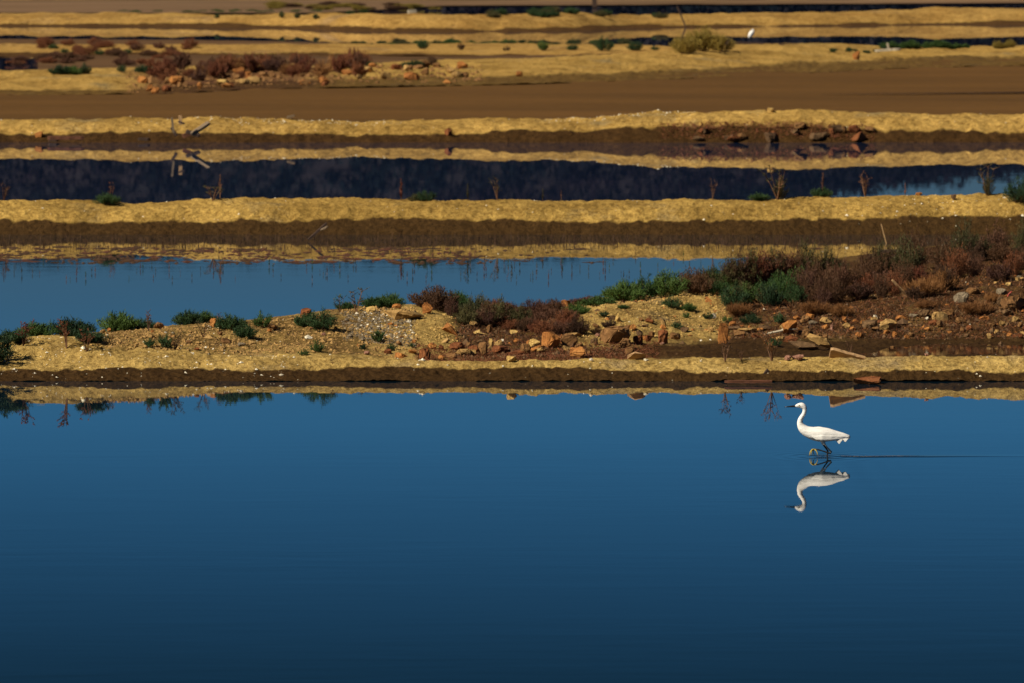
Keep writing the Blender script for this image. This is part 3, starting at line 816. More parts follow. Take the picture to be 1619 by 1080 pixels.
# plants on the dyke behind the second pond
def onH(px, kind, shape, w, label, hs=1.0, t=4.0, grp=None, bank=None, cat='shrub'):
    p = put_t(bank or bankH, px, t, .01)
    if shape in ('bare', 'spindle'): w *= 1.35
    return plant(p, kind, shape, w / pxm(p.y), label, grp, hs, cat)
for a in (
    (168, 'dark', 'mat', 44, 'dark green cushion on the dyke crest near its left end', 1.1, 3.7),
    (335, 'olive', 'bare', 44, 'bushy olive sprig on the dyke crest right of the cushion', .55, 3.8),
    (175, 'red', 'bare', 12, 'thin red stalk beside the dark green cushion', 2.4, 4),
    (347, 'purple', 'spindle', 30, 'thin bare stalk beside the olive sprig', 1.0, 4),
    (634, 'red', 'spindle', 28, 'thin red stalk left of the round dark bush on the dyke', 1.0, 4),
    (655, 'olive', 'bush', 26, 'olive half of the small round bush on the dyke', .8, 3.9),
    (672, 'dark', 'bush', 42, 'small round dark green bush standing on the dyke crest', .7, 3.9),
    (739, 'olive', 'spindle', 22, 'thin stalk on the dyke between the round bush and its taller neighbour', 1.0, 4),
    (786, 'olive', 'bare', 26, 'small upright olive sprig on the middle of the dyke', 1.2, 4),
    (858, 'olive', 'spindle', 16, 'short thin stalk on the middle of the dyke', 1.0, 4),
    (887, 'purple', 'spindle', 14, 'shortest thin stalk on the middle of the dyke', 1.0, 4),
    (1126, 'purple', 'bare', 16, 'thin brown sprig standing alone left of the dark cushion on the dyke', 1.8, 4),
    (1200, 'dark', 'mat', 38, 'dark green cushion at the foot of the tall wispy bush', .9, 4),
    (1228, 'olive', 'bare', 52, 'tall wispy olive bush on the dyke crest', .85, 3.9),
    (1232, 'olive', 'upright', 28, 'inner leafy clump of the tall wispy bush on the dyke', 1.2, 3.95),
    (1299, 'dark', 'mat', 38, 'dark green cushion with a single stalk on the dyke', 1.1, 4),
    (1300, 'purple', 'spindle', 30, 'single stalk rising out of the dark cushion', 1.0, 4),
    (1368, 'purple', 'bare', 36, 'airy brown wisp with a straight stalk on the dyke', 1.0, 4),
    (1429, 'red', 'spindle', 16, 'short red stalk between the wisp and the brown stone', 1.0, 4),
    (1560, 'olive', 'bare', 40, 'upright olive bush near the right end of the dyke', 1.1, 3.8),
    (1562, 'olive', 'upright', 24, 'leafy core of the upright olive bush near the right end', 1.2, 3.8),
    (1608, 'dark', 'bush', 52, 'thick dark green bush cut by the right edge, on the dyke', 1.2, 3.0),
    (1640, 'dark', 'bush', 60, 'dark green bush past the right edge of the dyke', 1.1, 3.0),
    (4, 'dusk', 'bare', 24, 'brown sprig at the extreme left end of the dyke', 1.0, 4)):
    onH(a[0], a[1], a[2], a[3], a[4], a[5], a[6])

# far plants
for a in (
    (95, 'dark', 'mat', 40), (112, 'green', 'mat', 36), (132, 'dark', 'bush', 26)):
    onH(a[0], a[1], a[2], a[3], 'small green shrub where the far dark water ends', 1.0, 3.6, 'green shrubs at the end of the far dark water', bankD)
it = []
for i in range(34):
    it.append(on_t(bankC, rnd.uniform(60, 300), rnd.choice(['red', 'purple', 'red', 'dark']), 'bush', rnd.uniform(16, 30), .8, rnd.uniform(1.2, 4.2)))
for i in range(26):
    px = rnd.uniform(0, 330); p = at(px, rnd.uniform(86, 104), .03); it.append((p, rnd.choice(['red', 'purple', 'dusk']), 'mat', rnd.uniform(16, 40) / pxm(p[1]), .8))
mass(it, 'reddish growth on the distant dyke and mud at the upper left')
for i in range(66):
    px = rnd.uniform(235, 580)
    k = rnd.choice(['red', 'red', 'purple', 'straw', 'red'])
    onH(px, k, rnd.choice(['bush', 'tuft']), rnd.uniform(20, 38), '%s shrub %s of the rubble on the far left dyke' % ({'red': 'rust red', 'purple': 'purple brown', 'straw': 'orange'}[k], 'at the left end' if px < 330 else 'in the middle' if px < 450 else 'at the right end'), rnd.uniform(.8, 1.2), rnd.uniform(2.2, 5.0), 'rust red shrubs among the far rubble', bankD)
for a in (
    (228, 'dark', 'mat', 34, 3.4, 'dark shrub left of the rubble on the far dyke'), (190, 'dark', 'tuft', 18, 3.6, 'small dark tuft on the sandy part of the far left dyke'),
    (655, 'dark', 'mat', 30, 3.2, 'dark green shrub at the right end of the far rubble'), (680, 'dusk', 'bush', 24, 3.6, 'brown green shrub just right of the far rubble'),
    (585, 'dark', 'mat', 20, 3.9, 'small dark shrub on the sandy top of the far rubble'), (640, 'dark', 'mat', 26, 3.3, 'dark shrub hanging over the far orange rocks')):
    onH(a[0], a[1], a[2], a[3], a[5], 1.0, a[4], None, bankD)
for a in (
    (667, 'dark', 'bush', 22, 'dark round shrub on the thin far dyke above the rubble end', 1.2), (727, 'dusk', 'tuft', 14, 'small brown tuft on the thin far dyke', 1.2),
    (800, 'dusk', 'tuft', 14, 'tiny tuft on the middle of the thin far dyke', .8), (857, 'green', 'tuft', 24, 'green tuft on a notch of the thin far dyke', .9),
    (905, 'dark', 'bush', 24, 'dark low shrub left of the tall pale green one on the thin dyke', .7), (955, 'dark', 'bush', 34, 'tall pale green shrub on the thin far dyke', 1.2),
    (1003, 'dark', 'bush', 32, 'dark round shrub left of the big golden bush', .8), (1035, 'dark', 'tuft', 16, 'tiny shrub tucked between sand and the big golden bush', .7)):
    onH(a[0], a[1], a[2], a[3], a[4], a[5], 3.2, None, bankC)
for i, (px, w) in enumerate(((1085, 56), (1112, 68), (1137, 50))):
    onH(px, 'gold', 'bush', w, ('left lobe of the big golden green bush on the far dyke', 'main dome of the big golden green bush on the far dyke', 'right lobe of the big golden green bush on the far dyke')[i], .95, 3.9, None, bankD)
it = []
for i in range(22):
    it.append(on_t(bankD, rnd.uniform(1395, 1535), 'green', 'mat', rnd.uniform(14, 26), 1.3, 4.2))
for i in range(8):
    it.append(on_t(bankD, rnd.uniform(1565, 1600), 'gold', 'bush', rnd.uniform(12, 20), 1.2, 4.2))
for i in range(10):
    it.append(on_t(bankD, rnd.uniform(1310, 1395), 'dark', 'mat', rnd.uniform(10, 16), 1.0, rnd.uniform(3, 4.2)))
mass(it, 'bright green and pale low growth along the crest of the far right dyke')
it = []
for i in range(22):
    px = rnd.choice([785, 850, 865, 945, 960, 975, 1040, 1055, 905]) + rnd.uniform(-8, 8)
    it.append(on_t(bankB, px, rnd.choice(['dark', 'olive']), 'mat', rnd.uniform(16, 30), 1.0, rnd.uniform(3.4, 4.2)))
mass(it, 'dark low growth on the crest of the uppermost dyke')
for px, w in ((443, 14), (470, 12), (498, 12), (340, 10)):
    onH(px, 'dark', 'tuft', w, 'tiny dark tuft on the left half of the uppermost dyke', 1.1, 3.0, 'tiny tufts on the uppermost dyke', bankB)
it = []
for i in range(60):
    px = rnd.uniform(560, 1000); p = at(px, 71 + rnd.uniform(-3, 5), 0.0)
    it.append((p, rnd.choice(['dark', 'olive', 'green']), 'mat', rnd.uniform(12, 26) / pxm(p[1]), .9))
mass(it, 'grey green marsh growth in the shallow water before the thin far dyke')
it = []
for i in range(24):
    px = rnd.uniform(170, 600); p = at(px, 19.5 + rnd.uniform(-1, 1), 0.0)
    it.append((p, 'green', 'mat', rnd.uniform(14, 24) / pxm(p[1]), .5))
for i in range(30):
    px = rnd.uniform(430, 700); p = at(px, rnd.uniform(8, 16), 0.06)
    it.append((p, rnd.choice(['gold', 'dusk', 'gold']), 'mat', rnd.uniform(20, 40) / pxm(p[1]), .5))
mass(it, 'olive and green marsh growth along the far channel at the top')

# stalks standing in the second pond
for i in range(150):
    px = rnd.uniform(5, 1000) if i % 3 else rnd.uniform(620, 1130)
    py = rnd.uniform(418, 445) if i < 115 else rnd.uniform(398, 418)
    p = at(px, py, -0.005)
    h = rnd.uniform(6, 15) / pxm(p[1])
    plant(Vector(p), rnd.choice(['olive', 'dusk', 'red', 'green', 'olive']), 'spindle', h, 'thin glasswort stalk standing in the shallow blue pond', 'stalks standing in the second pond', 1.0, cat='water plant')

# ------------------------------------------------------------------ ground litter and fringe (nobody could count it)
def octa(P, R, squash=0.7):
    n = len(P)
    base = np.array([[1, 0, 0], [0, 1, 0], [-1, 0, 0], [0, -1, 0], [0, 0, 1], [0, 0, -1]], float)
    J = base[None] * rng.uniform(0.6, 1.25, (n, 6, 1)) + rng.normal(size=(n, 6, 3)) * .12
    J[..., 2] *= squash
    an = rng.uniform(0, 6.28, n); c, s = np.cos(an), np.sin(an)
    X = J[..., 0] * c[:, None] - J[..., 1] * s[:, None]; Y = J[..., 0] * s[:, None] + J[..., 1] * c[:, None]
    J = np.stack([X, Y, J[..., 2]], -1)
    V = (J * R[:, None, None] + P[:, None]).reshape(-1, 3)
    f = np.array([[0, 1, 4], [1, 2, 4], [2, 3, 4], [3, 0, 4], [1, 0, 5], [2, 1, 5], [3, 2, 5], [0, 3, 5]])
    F = (np.arange(n)[:, None, None] * 6 + f[None]).reshape(-1, 3)
    return V, F

def scatter_pts(b, n, px0, px1, t0, t1, dens=None):
    px = rng.uniform(px0, px1, n * 3); t = rng.uniform(t0, t1, n * 3)
    if dens is not None:
        keep = rng.uniform(0, 1, n * 3) < dens(px, t)
        px = px[keep][:n]; t = t[keep][:n]
    else: px = px[:n]; t = t[:n]
    j = np.clip(np.searchsorted(b.px, px), 0, len(b.px) - 1)
    i = np.array([int(np.argmin(np.abs(b.T[:, 0] - q))) for q in t])
    return np.stack([b.X[i, j], b.Y[i, j], b.Z[i, j]], 1) + rng.normal(size=(len(i), 3)) * np.array([.015, .01, 0])

def stuff(name, VF, mat, label, cat):
    o = link(name, mesh_np(name, *VF), mat)
    return tag(o, label, cat, kind='stuff')

P = scatter_pts(island, 520, -300, 460, 1.3, 6.3, lambda a, t: 0.35 + 0.65 * (fbm(a / 50, t * 1.4, 8, 3) > .05))
P = np.concatenate([P, scatter_pts(island, 330, 560, 650, 4.9, 6.0), scatter_pts(island, 60, 430, 1700, 2.0, 4.0), scatter_pts(island, 60, 700, 1700, 4.6, 6.5), scatter_pts(island, 22, 0, 1650, 1.1, 2.0)])
stuff('white_pebbles', octa(P, rng.gamma(2.0, .0040, len(P)) + .003), MR['white'], 'small white pebbles and shells strewn over the near bank', 'pebbles')
P = np.concatenate([scatter_pts(bankH, 130, -300, 1900, 2.1, 4.4), scatter_pts(bankH, 70, 1350, 1620, 1.5, 4.4)])
stuff('white_pebbles', octa(P, rng.gamma(2.0, .005, len(P)) + .004), MR['white'], 'white pebbles strewn over the second dyke', 'pebbles')
P = np.concatenate([scatter_pts(bankF, 150, 310, 620, 3.3, 4.3), scatter_pts(bankF, 150, 860, 1100, 3.3, 4.3), scatter_pts(bankF, 120, -300, 1900, 2.1, 4.4)])
stuff('white_pebbles', octa(P, rng.gamma(2.0, .005, len(P)) + .006), MR['white'], 'white pebbles along the crest of the third dyke', 'pebbles')
P = scatter_pts(island, 4200, 140, 660, 4.1, 6.5, lambda a, t: 0.3 + .7 * (fbm(a / 40, t * 1.6, 18, 3) > -.1))
stuff('gravel', octa(P, rng.gamma(2.5, .005, len(P)) + .004), MR['tan'], 'tan gravel covering the left slope of the near bank', 'gravel')
P = scatter_pts(island, 1500, 540, 655, 4.7, 6.0)
stuff('gravel', octa(P, rng.gamma(2.5, .005, len(P)) + .004), MR['grey'], 'grey gravel patch on the stony hump', 'gravel')
P = scatter_pts(island, 4600, 715, 1800, 4.2, 6.6, lambda a, t: np.where((a > 1000) & (t < 4.85), .04, 1) * (1 - .95 * ((a > 908) & (a < 1155) & (t > 4.85))))
stuff('gravel', octa(P, rng.gamma(2.5, .006, len(P)) + .004), MR['dusk'], 'brown rubble and gravel on the right slope of the near bank', 'gravel')
P = scatter_pts(island, 420, 715, 1800, 4.85, 6.6)
stuff('gravel', octa(P, rng.gamma(2.5, .007, len(P)) + .006), MR['orange'], 'orange stone chips on the right slope of the near bank', 'gravel')
P = np.concatenate([scatter_pts(island, 3200, 905, 1160, 5.0, 6.5), scatter_pts(island, 700, 640, 722, 4.9, 6.4)])
stuff('clods', octa(P, rng.gamma(2.0, .0035, len(P)) + .004, .8), MR['yellow'], 'crumbled yellow clods on the big mound', 'clods')
P = scatter_pts(bankD, 900, 200, 760, 1.4, 3.6)
stuff('gravel', octa(P, rng.gamma(2.5, .02, len(P)) + .012), MR['brown'], 'brown rubble along the foot of the far left dyke', 'gravel')

def litter(b, n, px0, px1, t0, t1, L, W, mat, label, dens=None, up=.5):
    P = scatter_pts(b, n, px0, px1, t0, t1, dens)
    D = unit(rng.normal(size=P.shape) * [.9, .9, .5] + [0, 0, up])
    return stuff('undergrowth', twigs(P, D, L * rng.uniform(.5, 1.5, len(P)), W * rng.uniform(.7, 1.3, len(P))), mat, label, 'undergrowth')
litter(island, 7500, 655, 1040, 3.75, 4.9, .045, .0035, MP['red'], 'red dry stubble in the ditch behind the sandy ledge')
nomound = lambda a, t: 1 - .97 * ((a > 908) & (a < 1150) & (t > 4.8))
litter(island, 10000, 720, 1850, 4.85, 6.9, .06, .004, MP['red'], 'red dry undergrowth on the right slope of the near bank', nomound)
litter(island, 16000, 720, 1850, 4.85, 7.3, .06, .004, MP['dusk'], 'dark dry undergrowth on the right slope of the near bank', nomound, .8)
litter(island, 3500, 1130, 1850, 4.9, 6.9, .06, .004, MP['straw'], 'straw coloured undergrowth on the right slope of the near bank')
litter(island, 1500, 150, 660, 4.3, 6.6, .04, .003, MP['purple'], 'scattered dry stalks on the left slope of the near bank')
litter(bankF, 1500, 1040, 1380, 1.2, 2.4, .10, .009, MP['red'], 'rust coloured growth at the waterline of the third dyke')

# reedy fringe and floating weed at the far side of the second pond
n = 2600
px = rng.uniform(-300, 1500, n); py = rng.uniform(374, 394, n)
P = np.array([at(a, b_, -.005) for a, b_ in zip(px, py)])
D = unit(rng.normal(size=P.shape) * [.12, .12, 0] + [0, 0, 1])
stuff('reed_fringe', twigs(P, D, rng.uniform(.03, .12, n), rng.uniform(.003, .006, n)), MP['dusk'], 'brown reedy stubble in the shallows below the second dyke', 'reeds')
M_weed = plant_mat('brown_weed', (0.028, 0.014, 0.007), (0.065, 0.032, 0.014))
M_weed2 = plant_mat('reddish_weed', (0.05, 0.017, 0.010), (0.09, 0.035, 0.018))
def weed(n, pxr, pyr, rmax, mat, label, dens=None):
    px = rng.uniform(*pxr, n); py = rng.uniform(*pyr, n)
    if dens is not None:
        k = rng.uniform(0, 1, n) < dens(px, py); px = px[k]; py = py[k]
    n = len(px)
    C = np.array([at(a, b_, .005) for a, b_ in zip(px, py)])
    r = rng.gamma(2.0, rmax / 3, n)[:, None]
    an = np.linspace(0, 2 * math.pi, 8)[None, :-1]
    rad = r * rng.uniform(.5, 1.2, (n, 7))
    X = C[:, :1] + rad * np.cos(an) * 1.6; Y = C[:, 1:2] + rad * np.sin(an)
    ring = np.stack([X, Y, np.full_like(X, .002)], -1)
    top = C + [0, 0, .004] + np.stack([np.zeros(n), np.zeros(n), rng.uniform(0, .012, n)], -1)
    V = np.concatenate([ring, top[:, None]], 1).reshape(-1, 3)
    f = np.array([[k, (k + 1) % 7, 7] for k in range(7)])
    F = (np.arange(n)[:, None, None] * 8 + f[None]).reshape(-1, 3)
    return stuff('floating_weed', (V, F), mat, label, 'water weed')
weed(2600, (-300, 960), (389, 417), .055, M_weed, 'brown weed floating along the far side of the second pond', lambda a, b_: np.clip(.35 + fbm(a / 60, b_ / 5, 3, 3) * 1.5, 0, 1) * np.clip((1000 - a) / 500, .1, 1))
weed(400, (-300, 760), (392, 414), .05, M_weed2, 'reddish weed floating along the far side of the second pond')
def weed_patch(px, py, w, mat, label):
    C = at(px, py, 0); r = w / 2 / pxm(C[1])
    V = [(0, 0, .02)]; F = []
    for k in range(20):
        a = k / 20 * 6.283; q = r * (0.85 + .15 * rnd.random())
        V.append((q * math.cos(a), q * .9 * math.sin(a), .0015)); F.append((0, k + 1, (k + 1) % 20 + 1))
    for k in range(20): 
        pass
    o = link('weed_patch', mesh_from('weed_patch', V, F, True), mat); o.location = C
    tag(o, label, 'water weed')
weed_patch(548, 404, 26, M_weed2, 'oval brown weed patch floating left of the rust coloured one')
weed_patch(590, 405, 14, M_weed2, 'small brown weed patch floating between the oval one and the rust one')
weed_patch(598, 410, 16, MP['red'], 'rust red weed patch floating on the second pond')
weed_patch(648, 408, 18, M_weed2, 'brown weed patch floating right of the rust coloured one')
weed_patch(1291, 393, 26, MP['dusk'], 'dark flat weed patch floating below the right part of the dyke')

# ------------------------------------------------------------------ rocks
def rock_mesh(w, d, h, blocky=.6, seed=0):
    r = random.Random(seed)
    bm = bmesh.new()
    for k in range(17):
        v = Vector((r.gauss(0, 1), r.gauss(0, 1), r.gauss(0, 1))).normalized()
        m_ = max(abs(v.x), abs(v.y), abs(v.z))
        q = v.lerp(v / m_, blocky)
        bm.verts.new((q.x * w / 2, q.y * d / 2, q.z * h / 2))
    res = bmesh.ops.convex_hull(bm, input=bm.verts)
    junk = [g for g in res['geom_interior'] + res['geom_unused'] if isinstance(g, bmesh.types.BMVert)]
    bmesh.ops.delete(bm, geom=list(set(junk)), context='VERTS')
    bmesh.ops.dissolve_limit(bm, angle_limit=.25, verts=bm.verts, edges=bm.edges)
    bmesh.ops.bevel(bm, geom=list(bm.edges), offset=min(w, d, h) * .05, segments=1, affect='EDGES', profile=.6)
    bmesh.ops.triangulate(bm, faces=bm.faces)
    bmesh.ops.subdivide_edges(bm, edges=bm.edges, cuts=1)
    sc = min(w, d, h)
    for v in bm.verts:
        v.co += Vector((r.uniform(-1, 1), r.uniform(-1, 1), r.uniform(-1, 1))) * sc * .055
    me = bpy.data.meshes.new('rock'); bm.to_mesh(me); bm.free()
    return me

rid = [100]
def rock(px, py, wpx, hpx, kind, label, b=None, group=None, tilt=0, blocky=None, depth=.8, name='rock', cat='rock', rz=None):
    """py = foot of the rock in the photograph"""
    b = b or island
    p = put(b, px, py, 0.0, 3.95 if b is island and px > 560 and 'ledge' not in label else 0.0)
    s = pxm(p.y); w = wpx / s; h = hpx / s * 1.12
    rid[0] += 1
    if blocky is None: blocky = rnd.uniform(.35, .7)
    me = rock_mesh(w, w * depth, h, blocky, rid[0])
    me.materials.append(MR[kind])
    o = bpy.data.objects.new(name, me); col.objects.link(o)
    o.location = p + Vector((0, 0, h * .34))
    o.rotation_euler = (rnd.uniform(-.12, .12), math.radians(tilt), rnd.uniform(-.35, .35) if rz is None else rz)
    tag(o, label, cat, group)
    return o
for a in (
    (481, 502, 22, 15, 'rust', 'orange red boulder on the crest behind the round dark shrub'),
    (585, 493, 17, 9, 'yellow', 'cream coloured lump on the crest of the stony hump'),
    (626, 489, 15, 8, 'orange', 'small red rock on the crest in front of bright green leaves'),
    (674, 496, 18, 19, 'orange', 'upright orange rock at the right end of the hump crest'),
    (335, 517, 12, 14, 'orange', 'upright pointed stone between two green shrubs on the left crest'),
    (249, 521, 16, 10, 'brown', 'brown stone on the crest left of the first crest shrubs'),
    (355, 543, 18, 8, 'brown', 'brown stone lying above a dark hollow in the left slope'),
    (380, 548, 13, 7, 'grey', 'grey purple stone low on the left slope'),
    (396, 545, 12, 7, 'tan', 'tan stone beside the grey purple one on the left slope'),
    (310, 554, 10, 5, 'rust', 'bright orange flat chip low on the left slope'),
    (430, 520, 16, 8, 'brown', 'brown stone half buried below the loose green shrub'),
    (486, 536, 14, 7, 'white', 'pale flat stone in the gravel below the round shrub'),
    (510, 531, 8, 7, 'pink', 'small pinkish stone below the round shrub'),
    (579, 563, 9, 6, 'pink', 'oblong pink stone just above the sandy ledge'),
    (612, 560, 14, 9, 'rust', 'rust coloured stone left of the rust block'),
    (632, 566, 20, 12, 'orange', 'orange rounded stone left of the stump like rust block'),
    (570, 548, 12, 7, 'tan', 'tan stone under the white gravel patch'),
    (671, 570, 20, 20, 'rust', 'stump like rust coloured block at the foot of the yellow hump'),
    (697, 569, 11, 8, 'orange', 'small bright orange stone at the foot of the yellow hump'),
    (722, 553, 26, 12, 'rust', 'dark rust slab behind the long tan stone'),
    (728, 562, 33, 11, 'tan', 'long tan stone lying aslant at the foot of the thicket'),
    (712, 567, 16, 12, 'brown', 'brown stone tucked under the left end of the long tan stone'),
    (750, 556, 14, 10, 'rust', 'red flat stone between the long tan stone and the upright brown one'),
    (763, 563, 15, 24, 'brown', 'upright brown stone behind the sandy ledge'),
    (775, 547, 8, 13, 'yellow', 'small upright yellow stone on top of the dark slab'),
    (789, 558, 28, 14, 'rust', 'dark red slab beneath the small upright yellow stone'),
    (793, 541, 6, 5, 'white', 'small round white stone above the dark red slab'),
    (811, 529, 15, 8, 'yellow', 'pale oblong stone at the edge of the red shrubs'),
    (755, 530, 13, 9, 'yellow', 'pale stone in a gap of the thicket'),
    (748, 516, 14, 9, 'tan', 'tan stone standing in the gap of the thicket'),
    (772, 526, 10, 13, 'brown', 'brown upright stone beside the pale one in the thicket gap'),
    (765, 494, 24, 9, 'tan', 'tan stone half hidden in the top of the thicket'),
    (816, 561, 28, 7, 'rust', 'long flat red stone left of the yellow boulder'),
    (829, 560, 18, 18, 'brown', 'tilted brown slab left of the yellow boulder'),
    (808, 571, 18, 9, 'yellow', 'yellow stone resting on the sandy ledge'),
    (845, 548, 20, 13, 'yellow', 'rounded yellow boulder left of the largest orange block'),
    (848, 557, 22, 9, 'orange', 'orange stone beneath the rounded yellow boulder'),
    (871, 550, 33, 27, 'orange', 'largest bright orange block at the foot of the red shrubs'),
    (901, 549, 28, 22, 'brown', 'square brown block touching the largest orange block'),
    (893, 527, 16, 10, 'brown', 'brown stone on top of the square brown block'),
    (908, 533, 24, 8, 'tan', 'thin slab leaning down to the right of the square block'),
    (894, 493, 18, 20, 'orange', 'upright sandy orange post like stone in the top of the red shrubs'),
    (914, 566, 26, 18, 'orange', 'orange broken boulder in the ditch before the square block'),
    (973, 543, 50, 28, 'brown', 'largest smooth brown boulder at the foot of the yellow mound'),
    (985, 550, 24, 16, 'brown', 'brown boulder in front of the largest smooth one'),
    (995, 561, 16, 14, 'brown', 'lowest brown boulder, beside the tan tile'),
    (1008, 545, 18, 14, 'rust', 'dark rust stone right of the smooth boulders'),
    (977, 509, 11, 10, 'yellow', 'pale square stone lying on the yellow mound'),
    (945, 533, 9, 6, 'pink', 'small pink stone left of the largest smooth boulder'),
    (1018, 539, 9, 8, 'orange', 'small orange stone between the boulders and the rust block'),
    (1048, 543, 19, 24, 'rust', 'upright rust block under the yellow mound'),
    (1046, 545, 8, 4, 'pink', 'tiny pink stone at the foot of the rust block'),
    (1067, 538, 18, 12, 'brown', 'brown stone right of the upright rust block'),
    (1022, 571, 8, 4, 'white', 'small grey white stone on the ledge beside the tan tile'),
    (934, 571, 8, 5, 'white', 'small white stone on the ledge below the ditch'),
    (1143, 543, 17, 34, 'orange', 'tall upright orange stone standing at the ditch'),
    (1129, 503, 8, 9, 'white', 'bright white stone above the tall upright orange stone'),
    (1214, 468, 12, 9, 'white', 'bright white stone in the dark green clump'),
    (1200, 463, 8, 6, 'pink', 'small pink stone left of the white one in the green clump'),
    (1135, 456, 8, 7, 'orange', 'small orange stone in the green thicket above the yellow mound'),
    (1162, 521, 24, 5, 'dusk', 'thin dark slab, uppermost of the flat slabs'),
    (1180, 526, 34, 8, 'tan', 'flat tan slab right of the tall upright orange stone'),
    (1208, 522, 22, 8, 'dusk', 'dark flat stone beside the flat tan slab'),
    (1170, 533, 18, 8, 'brown', 'brown stone under the flat tan slab'),
    (1195, 535, 16, 8, 'rust', 'rust stone under the right end of the flat tan slab'),
    (1249, 529, 27, 24, 'orange', 'large orange block behind the white driftwood'),
    (1276, 536, 20, 18, 'brown', 'brown block right of the large orange block'),
    (1250, 541, 26, 12, 'rust', 'rust red rubble heap under the large orange block'),
    (1233, 538, 14, 6, 'tan', 'small tan flat stone below the driftwood'),
    (1247, 570, 13, 9, 'pink', 'left one of two pink boulders on the ledge'),
    (1263, 569, 22, 10, 'pink', 'right larger one of two pink boulders on the ledge'),
    (1281, 504, 17, 10, 'orange', 'orange slab under the golden grass clump'),
    (1305, 511, 21, 10, 'tan', 'tan oblong slab under the golden grass clump'),
    (1305, 521, 12, 8, 'orange', 'orange stone under the tan oblong slab'),
    (1288, 514, 18, 7, 'grey', 'grey flat stone left of the tan oblong slab'),
    (1315, 523, 6, 11, 'pink', 'small upright pink stone on the right slope'),
    (1385, 506, 9, 8, 'white', 'bright white stone left of the weathered concrete lump'),
    (1405, 522, 30, 19, 'tan', 'weathered tan concrete lump beside the bright white stone'),
    (1375, 517, 24, 12, 'dusk', 'dark stone left of the weathered concrete lump'),
    (1427, 507, 22, 9, 'orange', 'orange slab casting a dark shadow right of the concrete lump'),
    (1437, 513, 10, 5, 'tan', 'small tan stone under the orange slab'),
    (1445, 501, 18, 5, 'grey', 'thin pale slab beside the orange slab'),
    (1461, 502, 22, 14, 'dusk', 'dark brown stone left of the rounded block'),
    (1488, 508, 26, 16, 'tan', 'rounded tan block with a dark underside'),
    (1500, 500, 22, 12, 'brown', 'brown stone leaning behind the rounded tan block'),
    (1467, 506, 6, 5, 'white', 'tiny white stone between the dark stone and rounded block'),
    (1521, 510, 18, 10, 'brown', 'brown stone right of the rounded tan block'),
    (1521, 479, 26, 17, 'grey', 'wedge shaped grey slab right of the grass dome'),
    (1538, 466, 22, 12, 'brown', 'brown stone above the wedge shaped slab'),
    (1605, 490, 44, 24, 'brown', 'large flat concrete slab near the right edge of the bank'),
    (1585, 467, 18, 10, 'grey', 'grey stone above the large flat concrete slab'),
    (1583, 483, 14, 14, 'dusk', 'dark stone left of the large flat concrete slab'),
    (1593, 500, 16, 12, 'dusk', 'dark stone under the large flat concrete slab'),
    (1505, 433, 13, 8, 'orange', 'orange stone peeping out of the upper dusky thicket'),
    (1384, 449, 9, 8, 'yellow', 'yellow stone peeping out of the middle dusky thicket'),
    (1467, 563, 9, 5, 'pink', 'round pinkish stone on the ledge before the ditch'),
    (1475, 554, 9, 5, 'rust', 'small red stone in the ditch'),
    (1553, 561, 12, 5, 'dusk', 'flat dark stone in the ditch near the right edge'),
    (1413, 552, 8, 4, 'brown', 'small brown stone in the middle of the ditch')):
    px, py, w, h, k, l = a
    rock(px, py, w, h, k, l, tilt=rnd.uniform(-8, 8))
for i in range(105):
    px = rnd.uniform(640, 1150) if i < 40 else rnd.uniform(1150, 1700)
    py = rnd.uniform(540, 562) if px < 940 else rnd.uniform(505, 540)
    k = rnd.choice(['brown', 'rust', 'orange', 'dusk', 'brown', 'tan'])
    rock(px, py, rnd.uniform(7, 15), rnd.uniform(5, 10), k, 'small %s rubble stone on the slope %s' % ({'dusk': 'dark'}.get(k, k), 'near the long tan stone' if px < 850 else 'among the smooth brown boulders' if px < 1030 else 'near the upright stones' if px < 1180 else 'around the large orange block' if px < 1330 else 'around the concrete lump' if px < 1480 else 'below the large concrete slab'), group='small rubble stones behind the ditch', tilt=rnd.uniform(-20, 20))
for i in range(26):
    px = rnd.uniform(1560, 1700); py = rnd.uniform(428, 455)
    rock(px, py, rnd.uniform(6, 12), rnd.uniform(5, 8), rnd.choice(['tan', 'yellow', 'grey']), 'pale rubble stone in the heap at the upper right of the bank', group='pale rubble heap at the right')
for i in range(40):
    px = rnd.uniform(150, 640); py = rnd.uniform(505, 550)
    rock(px, py, rnd.uniform(5, 11), rnd.uniform(4, 7), rnd.choice(['tan', 'orange', 'yellow', 'brown']), 'small tan stone bedded in the left slope', group='small stones bedded in the left slope')
